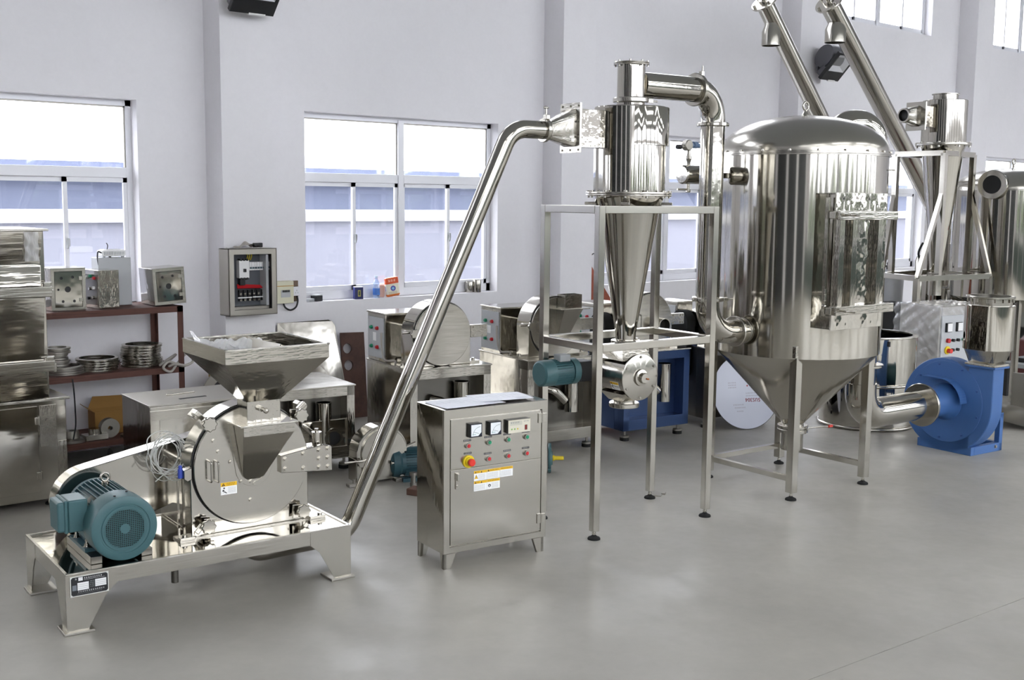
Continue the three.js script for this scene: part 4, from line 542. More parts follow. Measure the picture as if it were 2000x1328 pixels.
// ---------------------------------------------------------------- brown angle-iron rack
{
  const t = thing('shelf_rack', 'rusty brown angle-iron rack with three shelves against the wall', 'shelf'), x0 = 2.3, x1 = 4.115, zb = -9.66, zf = -9.09;
  for (const [x, z, sx, sz] of [[x1, zf, -1, -1], [x1, zb, -1, 1], [x0, zf, 1, -1], [x0, zb, 1, 1]]) obj('post', [bc(Math.min(x, x + sx * 0.05), 0, Math.min(z, z + sz * 0.005), Math.max(x, x + sx * 0.05), 1.28, Math.max(z, z + sz * 0.005)), bc(Math.min(x, x + sx * 0.005), 0, Math.min(z, z + sz * 0.05), Math.max(x, x + sx * 0.005), 1.28, Math.max(z, z + sz * 0.05))], M.rust, t);
  for (const y of [1.278, 0.76, 0.205]) { obj('shelf', bc(x0 + 0.006, y - 0.012, zb + 0.006, x1 - 0.006, y - 0.002, zf - 0.006), M.rust, t); obj('rail', [bc(x0, y - 0.05, zf - 0.005, x1, y, zf), bc(x0, y - 0.05, zb, x1, y, zb + 0.005)], M.rust, t); obj('rail', [bc(x1 - 0.005, y - 0.05, zb, x1, y, zf), bc(x0, y - 0.05, zb, x0 + 0.005, y, zf)], M.rust, t); }
}
function steelBox(label, pos, deg, w, h, d, kind, group) {
  const t = thing('electrical_enclosure', label, 'electrical box', pos, deg, group);
  obj('shell', [bc(0, 0, -d, w, h, 0, 0.003)], M.polish, t);
  if (kind === 'holes') {
    const f = 0.028; obj('rim', ext(shp(rect(0, 0, w, h), [rect(f, f, w - f, h - f).reverse()]), 0.012, 0.001), M.satin, t);
    const pw = w - 2 * f - 0.006, ph = h - 2 * f - 0.006, q = (x, y) => ({ x: f + 0.003 + x * pw, y: f + 0.003 + y * ph, r: 0.011 });
    const hs = [q(0.24, 0.82), q(0.66, 0.84), q(0.28, 0.16), q(0.7, 0.16), { ...q(0.47, 0.5), r: 0.024 }, ...(w > 0.3 ? [] : [{ ...q(0.12, 0.5), r: 0.009 }])];
    const dr = obj('door', ext(shp(rect(f + 0.003, f + 0.003, w - f - 0.003, h - f - 0.003), hs), 0.006).translate(0, 0, 0.004), M.mirror, t);
    obj('inside', bc(f, f, 0.0005, w - f, h - f, 0.002), M.black, t);
    for (const y of [0.25, 0.75]) obj('hinge', [rb(0.03, 0.03, 0.008, w - f - 0.012, h * y, 0.013, 0.002), cy(0.004, 0.036, w - f + 0.002, h * y, 0.016, 'y', 8)], M.bolt, dr);
  }
  return t;
}
{
  steelBox('small steel box with five round holes beside the sieving tower on the top shelf', [3.06, 1.279, -9.2], 0, 0.275, 0.345, 0.25, 'holes', 'steel boxes on the top shelf');
  const b = steelBox('upright steel box turned sideways showing buttons and a plain sheet face on top shelf', [3.44, 1.279, -9.19], 4, 0.175, 0.315, 0.3, 'plain', 'steel boxes on the top shelf');
  obj('button_panel', bc(-0.004, 0.03, -0.28, 0, 0.28, -0.02), M.darkSteel, b);
  for (const [y, z, m] of [[0.25, -0.06, M.red], [0.265, -0.13, M.green], [0.25, -0.2, M.white], [0.17, -0.07, M.white], [0.16, -0.14, M.bolt], [0.09, -0.08, M.bolt], [0.08, -0.17, M.black]]) obj('push_button', [cy(0.013, 0.02, -0.012, y, z, 'x', 16)], m, b);
  const g = thing('transformer_case', 'tall plain grey metal case carrying a small charger on the top shelf', 'electrical box', [3.53, 1.279, -9.42], 0); obj('case', [bc(0, 0, -0.16, 0.28, 0.405, 0, 0.006)], M.greyPaint, g); obj('front_opening', [bc(0.03, 0.05, 0, 0.11, 0.3, 0.004)], M.mirror, g); obj('opening_frame', ext(shp(rect(0.025, 0.045, 0.115, 0.305), [rect(0.033, 0.053, 0.107, 0.297).reverse()]), 0.006).translate(0, 0, 0.002), M.grey, g); obj('lead', wire([[0.09, 0.1, 0.01], [0.12, 0.06, 0.05], [0.07, 0.02, 0.1], [0.0, 0.01, 0.12], [-0.03, 0.012, 0.2]], 0.005, 6, 40), M.cableGrey, g);
  const c = thing('charger', 'pale grey vented charger with black cable sitting on tall grey case', 'charger', [3.57, 1.685, -9.45], 0); obj('case', [rb(0.2, 0.05, 0.12, 0.1, 0.035, -0.04, 0.008), rb(0.17, 0.012, 0.1, 0.1, 0.06, -0.04, 0.004)], M.white, c);
  for (let i = 0; i < 13; i++) obj('vent', bx(0.006, 0.028, 0.003, 0.018 + i * 0.0137, 0.035, 0.021), M.grey, c); obj('top_slot', bx(0.12, 0.003, 0.05, 0.11, 0.067, -0.04), M.dark, c); obj('feet', [bx(0.02, 0.012, 0.02, 0.02, 0.005, 0), bx(0.02, 0.012, 0.02, 0.18, 0.005, 0), bx(0.02, 0.012, 0.02, 0.1, 0.005, -0.08)], M.grey, c); obj('cable', wire([[0.0, 0.04, 0.0], [-0.03, 0.05, 0.01], [-0.04, 0.01, 0.015], [-0.035, -0.06, 0.02]], 0.006, 8, 30), M.black, c); obj('cable', wire([[0.06, 0.06, -0.03], [0.07, 0.1, -0.04], [0.06, 0.12, -0.04]], 0.004, 6, 20), M.black, c);
  const eb = steelBox('steel box with dark mirror door and five holes at right end of top shelf', [3.9, 1.283, -9.17], -2, 0.275, 0.31, 0.3, 'holes', 'steel boxes on the top shelf'); eb.rotation.z = 0.055;
}
{ // machined rings in stacks on the middle shelf
  const mk = (R, h) => la([[R - 0.03, 0], [R, 0.002], [R, h * 0.35], [R - 0.008, h * 0.45], [R - 0.008, h * 0.6], [R, h * 0.7], [R, h - 0.002], [R - 0.03, h], [R - 0.03, 0]], 0, 0, 0, 'y', 40);
  const ord = ['lowest', 'second', 'third', 'fourth', 'fifth', 'sixth', 'seventh', 'topmost'];
  const stack = (x, z, R, h, n, where, grp, m) => { let first; for (let i = 0; i < n; i++) { const o = first ? first.clone() : obj('steel_ring', mk(R, h), m); if (first) { o.name = numbered('steel_ring'); scene.add(o); } first = first || o; o.userData = {}; o.position.set(x + rr(-0.008, 0.008), 0.7585 + i * h, z + rr(-0.008, 0.008)); tag(o, `machined steel ring, ${i === n - 1 && i < 7 ? 'topmost' : ord[i]} of ${where}`, 'ring', grp); } };
  stack(3.46, -9.33, 0.172, 0.021, 5, 'the low wide stack mid shelf', 'rings in the low wide stack', M.satin);
  stack(3.85, -9.36, 0.168, 0.0235, 8, 'the tall stack at shelf end', 'rings in the tall stack', M.satin);
  stack(3.17, -9.3, 0.155, 0.033, 2, 'the dull pair beside the tower', 'dull rings beside the tower', M.dull);
  stack(3.13, -9.33, 0.11, 0.03, 0, '', '', M.dull);
  const a = [mk(0.1, 0.05), mk(0.085, 0.05), mk(0.105, 0.05)]; a.forEach((g, i) => { const o = obj('collar_ring', g, M.dull); o.position.set(3.13, 0.826 + i * 0.05, -9.32); tag(o, `dull collar ring, ${['lowest', 'middle', 'topmost'][i]} of three piled on the dull wide rings`, 'ring', 'collar rings beside the tower'); });
}
{
  const o = obj('cable_coil', [wire([[3.98, 0.768, -9.1], [4.02, 0.79, -9.06], [4.12, 0.77, -9.07], [4.2, 0.8, -9.1], [4.16, 0.86, -9.13], [4.06, 0.79, -9.1], [3.97, 0.73, -9.05], [3.91, 0.765, -9.05], [3.97, 0.81, -9.08], [4.09, 0.765, -9.08], [4.18, 0.77, -9.13]], 0.011, 8, 120), wire([[3.93, 0.77, -9.1], [4.0, 0.78, -9.2], [4.09, 0.85, -9.2], [4.0, 0.82, -9.16], [3.92, 0.775, -9.15]], 0.01, 8, 60)], M.cableGrey); tag(o, 'grey cable coil hanging over the right end of the middle shelf', 'cable');
  const k = obj('black_cable', wire([[3.16, 0.74, -9.07], [3.165, 0.65, -9.065], [3.17, 0.5, -9.065], [3.17, 0.36, -9.07], [3.15, 0.25, -9.075]], 0.006, 8, 40), M.black); tag(k, 'thin black cable hanging down in front of the rack beside the sieving tower', 'cable');
  const cb = thing('cardboard_box', 'open brown cardboard box on the bottom shelf beside the steel cabinet', 'box', [3.43, 0.204, -9.35], -6); obj('walls', [bc(0, 0, -0.22, 0.4, 0.19, -0.215), bc(0, 0, -0.005, 0.4, 0.19, 0), bc(0, 0, -0.22, 0.005, 0.19, 0), bc(0.395, 0, -0.22, 0.4, 0.19, 0), bc(0, 0, -0.22, 0.4, 0.006, 0)], M.card, cb); obj('flap', slab([0, 0.19, -0.218], [0.4, 0.19, -0.218], [0.38, 0.275, -0.26], [0.05, 0.285, -0.26], 0.004), M.card, cb); obj('flap', slab([0, 0.19, -0.218], [0, 0.19, -0.0], [-0.05, 0.22, -0.02], [-0.07, 0.24, -0.2], 0.004), M.card, cb);
  const part = (name, label, geos, m, x, y, z) => { const o = obj(name, geos, m); o.position.set(x, y, z); return tag(o, label, 'machine part'); };
  part('flanged_hub', 'dull steel hub with wide flange lying at left of the bottom shelf', [la([[0.02, 0], [0.11, 0], [0.11, 0.02], [0.06, 0.03], [0.05, 0.09], [0.02, 0.09]], 0, 0, 0)], M.dull, 3.19, 0.204, -9.22);
  part('gear_plate', 'square steel plate with a round bore on the bottom shelf', [ext(shp(rect(-0.09, -0.06, 0.09, 0.06), [{ x: 0, y: 0, r: 0.04 }]), 0.05, 0.004).rotateX(-Math.PI / 2), cy(0.05, 0.05, 0, 0.07, 0, 'y', 24)], M.satin, 3.36, 0.204, -9.18);
  part('pulley', 'grooved dark steel pulley leaning on the bottom shelf before the cardboard box', [la([[0.02, -0.03], [0.08, -0.03], [0.06, 0], [0.08, 0.03], [0.02, 0.03]], 0, 0, 0, 'z')], M.dull, 3.49, 0.285, -9.2);
  part('small_flange', 'small rusty flange on the bottom shelf below the cardboard box', [la([[0.015, 0], [0.06, 0], [0.06, 0.016], [0.03, 0.022], [0.03, 0.05], [0.015, 0.05]], 0, 0, 0)], M.darkSteel, 3.63, 0.204, -9.16);
  part('steel_cup', 'bright polished steel cup standing at right of the bottom shelf', [la([[0.0, 0], [0.05, 0], [0.052, 0.09], [0.047, 0.09], [0.045, 0.005]], 0, 0, 0)], M.mirror, 3.71, 0.204, -9.12);
  part('steel_bowl', 'steel bowl lying tilted on the floor beside the sieving tower', [la([[0.0, 0.1], [0.06, 0.095], [0.12, 0.06], [0.15, 0], [0.147, 0], [0.115, 0.055], [0, 0.095]], 0, 0.03, 0)], M.polish, 2.98, 0, -8.5);
  part('steel_plate', 'thin oval steel plate lying on the floor below the rack', [cy(0.17, 0.004, 0, 0.03, 0, 'y', 36)], M.satin, 3.1, 0, -8.72);
  part('dark_drum', 'dark oily drum lying on the floor under the bottom shelf', [la([[0, -0.18], [0.075, -0.18], [0.08, -0.17], [0.08, 0.17], [0.075, 0.18], [0, 0.18]], 0, 0.08, 0, 'x')], M.oil, 3.6, 0, -9.0);
  part('square_weight', 'small bright steel block on the floor beside the dark drum', [rb(0.11, 0.1, 0.1, 0, 0.05, 0, 0.01)], M.satin, 3.76, 0, -8.75);
}
{ // steel cabinet standing before the rack
  const t = thing('steel_cabinet', 'low dusty steel cabinet behind the foreground mill, its top marked with strips', 'cabinet', [3.035, 0, -7.266], -4); const W = 0.85, D = 0.58, H = 0.8;
  obj('body', bc(0, 0.05, -D, W, H - 0.012, 0, 0.004), M.polish, t); obj('top_plate', bc(-0.006, H - 0.012, -D - 0.006, W, H, 0.006, 0.002), M.matt, t); obj('front_frame', ext(shp(rect(0, 0.05, W, 0.76), [rect(0.06, 0.1, W - 0.06, 0.7).reverse()]), 0.008, 0.001), M.satin, t);
  obj('front_panel', bc(0.066, 0.106, 0, W - 0.066, 0.694, 0.004), M.polish, t); obj('top_handle', [rb(0.22, 0.012, 0.012, 0.34, H + 0.006, -0.34, 0.003, 0, 0.15)], M.bolt, t); obj('top_slot', [bx(0.2, 0.004, 0.025, 0.36, H + 0.001, -0.16, 0, 0.1)], M.black, t); for (const x of [0.06, W - 0.06]) for (const z of [-0.06, -D + 0.06]) obj('foot', bc(x - 0.03, 0, z - 0.03, x + 0.03, 0.05, z + 0.03), M.dull, t);
}
{ // pin disc and board leaning on the wall behind the hopper
  const t = thing('pin_disc', 'round steel disc studded with pins leaning behind the steel cabinet', 'machine part', [4.66, 0.02, -9.25], 8), tl = -0.18;
  const T = (g) => { g.rotateX(tl); return g; };
  obj('disc', [T(ext(shp(circ(0, 0.33, 0.33, 56), [{ x: 0, y: 0.33, r: 0.05 }]), 0.02, 0.003))], M.dull, t); obj('face', [T(ext(shp(circ(0, 0.33, 0.25, 48)), 0.004).translate(0, 0, 0.02))], M.dark, t);
  for (let r = 0; r < 4; r++) { const n = 10 + r * 6, R = 0.08 + r * 0.052; for (let i = 0; i < n; i++) { const a = i / n * 2 * Math.PI + r; obj('pin', T(cy(0.011, 0.05, R * Math.cos(a), 0.33 + R * Math.sin(a), 0.045, 'z', 8)), M.bolt, t); } }
  const b = obj('wooden_board', [bc(-0.17, 0, -0.01, 0.17, 0.7, 0.01, 0.002)], M.wood); b.position.set(4.64, 0, -9.33); b.rotation.x = -0.06; tag(b, 'yellowish wooden board leaning on wall pillar behind the pin disc', 'board');
}
// ---------------------------------------------------------------- things on the wall
{
  const t = thing('breaker_panel', 'open steel breaker panel box fixed to the wall pillar', 'electrical panel', [4.605, 1.145, -9.395]), W = 0.475, H = 0.6, D = 0.185, f = 0.052;
  obj('case', [bc(0, 0, 0, 0.006, H, D), bc(W - 0.006, 0, 0, W, H, D), bc(0, 0, 0, W, 0.006, D), bc(0, H - 0.006, 0, W, H, D)], M.matt, t); obj('front_frame', ext(shp(rect(0, 0, W, H), [rect(f, f, W - f, H - f).reverse()]), 0.01, 0.001).translate(0, 0, D - 0.01), M.matt, t);
  obj('back_plate', bc(0.006, 0.006, 0.002, W - 0.006, H - 0.006, 0.02), std('#55595f', 0.5), t);
  const br = obj('main_breaker', [rb(0.1, 0.16, 0.06, 0.2, 0.41, 0.06, 0.004)], M.white, t); obj('breaker_lever', rb(0.02, 0.03, 0.03, 0.2, 0.4, 0.1, 0.004), M.black, br); for (let i = 0; i < 3; i++) for (const y of [0.495, 0.325]) obj('terminal', bx(0.02, 0.02, 0.05, 0.17 + i * 0.03, y, 0.065), M.black, br);
  for (let i = 0; i < 8; i++) { const m = obj('circuit_breaker', [rb(0.024, 0.075, 0.06, 0.268 + i * 0.0255, 0.435, 0.05, 0.002)], M.white, t); obj('switch_lever', bx(0.014, 0.016, 0.02, 0.268 + i * 0.0255, 0.42, 0.085), std('#49606b', 0.5), m); }
  obj('busbar_cover', [slab([0.14, 0.24, 0.07], [0.4, 0.235, 0.07], [0.38, 0.26, 0.04], [0.15, 0.275, 0.04], 0.006)], M.red, t); obj('cable_duct', bx(0.05, 0.07, 0.05, 0.19, 0.3, 0.05), M.black, t);
  for (let i = 0; i < 6; i++) { const p = obj('terminal_post', [cy(0.014, 0.1, 0.17 + i * 0.045, 0.17, 0.05, 'y', 12)], M.black, t); obj('terminal_nut', [cy(0.011, 0.014, 0.17 + i * 0.045, 0.185, 0.066, 'z', 6), cy(0.011, 0.014, 0.17 + i * 0.045, 0.13, 0.066, 'z', 6)], M.bolt, p); }
  obj('terminal_bar', bx(0.14, 0.01, 0.01, 0.21, 0.152, 0.07), M.white, t); obj('terminal_bar', bx(0.13, 0.01, 0.01, 0.355, 0.154, 0.07), M.white, t); obj('bottom_rail', bc(0.06, 0.05, 0.02, W - 0.06, 0.075, 0.14), M.matt, t); obj('side_rail', bc(W - 0.085, 0.08, 0.02, W - 0.06, H - 0.06, 0.14), M.greyPaint, t);
  for (let i = 0; i < 3; i++) obj('wire', wire([[0.24 + i * 0.02, 0.49, 0.05], [0.25 + i * 0.02, 0.53, 0.06], [0.23 + i * 0.03, 0.56, 0.04]], 0.005, 6, 16), M.yellow, t);
  const r = thing('rag', 'crumpled grey rag with black plug lying on top of the breaker panel', 'rag', [4.78, 1.747, -9.3]); const g = new THREE.PlaneGeometry(0.26, 0.12, 26, 12); g.rotateX(-Math.PI / 2); const p = g.attributes.position; for (let i = 0; i < p.count; i++) { const x = p.getX(i), z = p.getZ(i); p.setY(i, 0.004 + 0.05 * Math.exp(-(((x - 0.05) / 0.06) ** 2)) * Math.cos(z * 14) + 0.008 * Math.sin(x * 60 + z * 40)); } g.computeVertexNormals(); obj('cloth', g, M.cableGrey, r); obj('plug', [cy(0.02, 0.06, 0.13, 0.025, 0.03, 'x', 14), rb(0.03, 0.04, 0.04, 0.17, 0.025, 0.03, 0.006)], M.dark, r);
}
{
  const t = thing('meter_box', 'cream plastic fuse box on the wall beside the breaker panel', 'electrical box', [5.3, 1.19, -9.715]); obj('case', [bc(0, 0, 0, 0.19, 0.215, 0.09, 0.008)], M.cream, t); obj('window', bc(0.05, 0.06, 0.09, 0.15, 0.13, 0.094), M.greyPaint, t); for (let i = 0; i < 4; i++) obj('switch_lever', bx(0.012, 0.02, 0.012, 0.07 + i * 0.02, 0.12, 0.098), M.dark, t); obj('trim_line', bc(-0.0, 0.165, 0.088, 0.19, 0.172, 0.093), std('#c59a55', 0.5), t);
  const b = thing('socket_board', 'brown wooden backing board beside the cream fuse box', 'board', [5.49, 1.2, -9.715]); obj('board', bc(0, 0, 0, 0.088, 0.2, 0.018, 0.002), M.brownPl, b);
  const s = thing('wall_socket', 'white power socket with black lead on the brown backing board', 'socket', [5.505, 1.255, -9.697]); obj('case', rb(0.075, 0.088, 0.03, 0.04, 0.044, 0.015, 0.006), M.socket, s); for (const [x, y, w, h] of [[0.028, 0.03, 0.004, 0.014], [0.052, 0.03, 0.004, 0.014], [0.04, 0.052, 0.005, 0.014]]) obj('slot', bx(w, h, 0.002, x, y, 0.0305), M.grey, s); obj('lead', wire([[0.05, 0.0, 0.015], [0.055, -0.05, 0.02], [0.03, -0.11, 0.025], [-0.03, -0.135, 0.025], [-0.08, -0.11, 0.02], [-0.1, -0.065, 0.01]], 0.009, 8, 50), M.black, s);
}
{ // on the window sill
  const sy = YS + 0.001, sz = ZB - 0.06;
  const a = tag(obj('grey_pad', rb(0.1, 0.03, 0.09, 0, 0.015, 0, 0.006), M.greyPaint), 'flat grey pad at the left end of the middle window sill', 'pad'); a.position.set(5.74, sy, sz); a.rotation.y = 0.5;
  const b = thing('black_block', 'small black block with pale top on the sill beside the grey pad', 'block', [5.83, sy, sz]); obj('block', rb(0.09, 0.055, 0.08, 0, 0.028, 0, 0.004), M.dark, b); obj('top', rb(0.088, 0.012, 0.078, 0, 0.061, 0, 0.003), M.greyPaint, b); b.rotation.y = 0.3;
  const boxT = canvasTex(96, 120, (x, w, h) => { x.fillStyle = '#20275e'; x.fillRect(0, 0, w, h); x.fillStyle = '#a9a25a'; x.fillRect(34, 28, 34, 66); x.fillStyle = '#3d4a2c'; x.fillRect(42, 40, 18, 42); });
  const c = thing('blue_carton', 'dark blue carton with a yellow panel standing on the middle window sill', 'carton', [6.26, sy, sz + 0.01], -14); const q = print('carton', 0.088, 0.12, boxT, c, 0.045, 0.06, 0, 0, 0.5, M.blueLid, 0.06); obj('flap', rb(0.088, 0.006, 0.06, 0.045, 0.123, 0, 0.002), M.white, c);
  const d = thing('plastic_bottle', 'clear plastic bottle with blue label standing between blue carton and orange bag', 'bottle', [6.54, sy, sz]); obj('bottle', la([[0, 0], [0.034, 0], [0.036, 0.008], [0.036, 0.1], [0.03, 0.12], [0.034, 0.14], [0.03, 0.165], [0.014, 0.19], [0.014, 0.21], [0, 0.21]], 0, 0, 0, 'y', 28), new THREE.MeshPhysicalMaterial({ color: new THREE.Color(0.75, 0.86, 1), roughness: 0.08, transmission: 0.75, thickness: 0 }), d); obj('label', la([[0.0365, 0.03], [0.037, 0.032], [0.037, 0.095], [0.0365, 0.097]], 0, 0, 0, 'y', 28), std('#4d7fd0', 0.5), d); obj('cap', la([[0, 0.228], [0.016, 0.227], [0.016, 0.205], [0, 0.205]], 0, 0, 0, 'y', 20), std('#cfe0f5', 0.5), d);
  const bagT = canvasTex(128, 180, (x, w, h) => { x.fillStyle = '#efe9d6'; x.fillRect(0, 0, w, h); x.fillStyle = '#e2592a'; x.fillRect(0, 0, w, 58); x.fillStyle = '#f4ede0'; glyphs(x, 20, 16, 24, 3, '#fff3e0'); x.fillStyle = '#5b55b5'; x.beginPath(); x.arc(64, 104, 26, 0, 7); x.fill(); x.fillStyle = '#8fd0e8'; x.beginPath(); x.arc(64, 104, 13, 0, 7); x.fill(); x.fillStyle = '#d8742f'; x.fillRect(0, 160, w, 20); for (let i = 0; i < 3; i++) glyphs(x, 14, 134 + i * 9, 7, 11, '#a08c60'); });
  const e = thing('detergent_bag', 'orange and cream paper bag leaning on the middle window sill', 'bag', [6.64, sy, sz + 0.01], -10); const bg = new RoundedBoxGeometry(0.15, 0.2, 0.05, 3, 0.018); const m = new THREE.MeshStandardMaterial({ map: bagT, roughness: 0.45 }); const bo = obj('bag', bg, m, e, 0.08, 0.1, 0); bo.rotation.z = 0.13; bo.position.y = 0.108;
  const f = tag(obj('pink_packet', rb(0.07, 0.13, 0.04, 0, 0.065, 0, 0.012), std('#d9b3a4', 0.6)), 'small pinkish packet half hidden behind the orange bag on the sill', 'packet'); f.position.set(6.62, sy, sz - 0.035); f.rotation.z = -0.05;
  for (const [x, l] of [[7.86, 'taller steel cylinder at the right end of the middle window sill'], [7.79, 'left steel cylinder on the sill half hidden behind the slanting pipe']]) { const g = tag(obj('steel_cylinder', la([[0, 0], [0.045, 0], [0.046, 0.004], [0.046, 0.13], [0.044, 0.136], [0.038, 0.136], [0.038, 0.12], [0, 0.12]], 0, 0, 0, 'y', 32), M.satin), l, 'cylinder'); g.position.set(x, sy, sz + (x < 7.8 ? -0.03 : 0.02)); if (x < 7.8) g.scale.y = 0.85; }
}
{ // sheets leaning below the window
  const s = obj('steel_sheet', [(() => { const P = rect(-0.4, 0, 0.4, 1.04); const g = ext(shp([[-0.4, 0], [0.42, 0], [0.395, 0.3], [0.36, 0.98], [0.33, 1.02], [0.29, 1.035], [-0.28, 1.035], [-0.4, 0.4]]), 0.004); const p = g.attributes.position; for (let i = 0; i < p.count; i++) { const x = p.getX(i); p.setZ(i, p.getZ(i) - 0.09 * Math.max(0, x - 0.18) ** 1.5 * 8 * 0.4); } g.computeVertexNormals(); return g; })()], M.polish); s.position.set(5.58, 0.002, -9.37); s.rotation.x = -0.24; tag(s, 'bright bent steel sheet leaning on the wall below the middle window', 'steel sheet');
  const b = obj('brown_board', ext(shp(rect(-0.17, 0, 0.11, 0.86), [{ x: -0.095, y: 0.7, r: 0.05 }, { x: -0.09, y: 0.53, r: 0.05 }]), 0.018, 0.002), M.rustBoard); b.position.set(6.16, 0.002, -9.55); b.rotation.set(-0.14, 0, -0.04); tag(b, 'rusty brown board with two round holes leaning below the middle window', 'board');
  const o = obj('orange_sheet', ext(shp([[-0.2, 0], [0.45, 0], [0.45, 0.55], [0.28, 0.98], [0.2, 1.0], [-0.17, 1.5], [-0.2, 1.48]]), 0.006), M.orange); o.position.set(9.56, 0.002, -9.42); o.rotation.x = -0.1; tag(o, 'rusty orange steel sheet leaning on the wall behind the tall cyclone', 'steel sheet');
  obj('strap', wire([[-0.17, 1.49, 0], [-0.1, 1.58, 0.02], [0.0, 1.56, 0.02]], 0.006, 6, 20), M.dark, o);
}
// ---------------------------------------------------------------- row of smaller mills along the wall
function baseUnit(t, W, D, H, o = {}) {
  const f = 0.07, b = obj('base_cabinet', [bc(0, 0.1, -D, W, H - 0.012, -0.14, 0.003), bc(0, 0.1, -0.14, f, H - 0.012, 0, 0.003), bc(W - f, 0.1, -0.14, W, H - 0.012, 0, 0.003), bc(0, H - 0.09, -0.14, W, H - 0.012, 0, 0.003), bc(0, 0.1, -0.14, W, 0.2, 0, 0.003)], o.front || M.polish, t);
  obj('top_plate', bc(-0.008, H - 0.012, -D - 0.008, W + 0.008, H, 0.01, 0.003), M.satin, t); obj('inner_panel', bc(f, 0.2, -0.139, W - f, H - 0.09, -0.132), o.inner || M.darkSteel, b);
  for (const x of [0.07, W - 0.07]) for (const z of [-0.07, -D + 0.07]) { const s = obj('foot', [cy(0.012, 0.06, x, 0.075, z, 'y', 10), la([[0, 0.05], [0.038, 0.05], [0.042, 0.046], [0.042, 0.03], [0, 0.03]], x, 0, z, 'y', 24)], M.dull, t); obj('rubber', la([[0, 0.03], [0.044, 0.03], [0.044, 0], [0, 0]], x, 0, z, 'y', 24), M.rubber, s); }
  const tube = (x, y0, y1, r) => obj('outlet_tube', la([[r - 0.004, y0], [r, y0], [r, y1 - 0.006], [r + 0.006, y1 - 0.004], [r + 0.006, y1], [r - 0.004, y1], [r - 0.004, y0]], x, 0, -0.07, 'y', 32), M.mirror, t);
  tube(W * 0.68, H - 0.5, H - 0.14, 0.062); if (o.two) tube(W * 0.36, H - 0.38, H - 0.1, 0.06);
  obj('elbow_tube', pipe([[W * 0.33, H - 0.28, -0.12], [W * 0.42, H - 0.3, -0.06], [W * 0.56, H - 0.4, -0.06]], 0.045, 0.05, 20), M.polish, t);
  if (o.port) { obj('port', [la([[0.055, 0], [0.08, 0], [0.08, 0.012], [0.055, 0.012]], W * 0.76, 0.27, -0.02, 'z', 36)], M.polish, t); obj('port_dark', cy(0.056, 0.004, W * 0.76, 0.27, -0.018, 'z', 30), M.black, t); obj('lower_plate', bc(f, 0.2, -0.05, W - f, 0.42, -0.02, 0.003), M.mirror, t); }
}
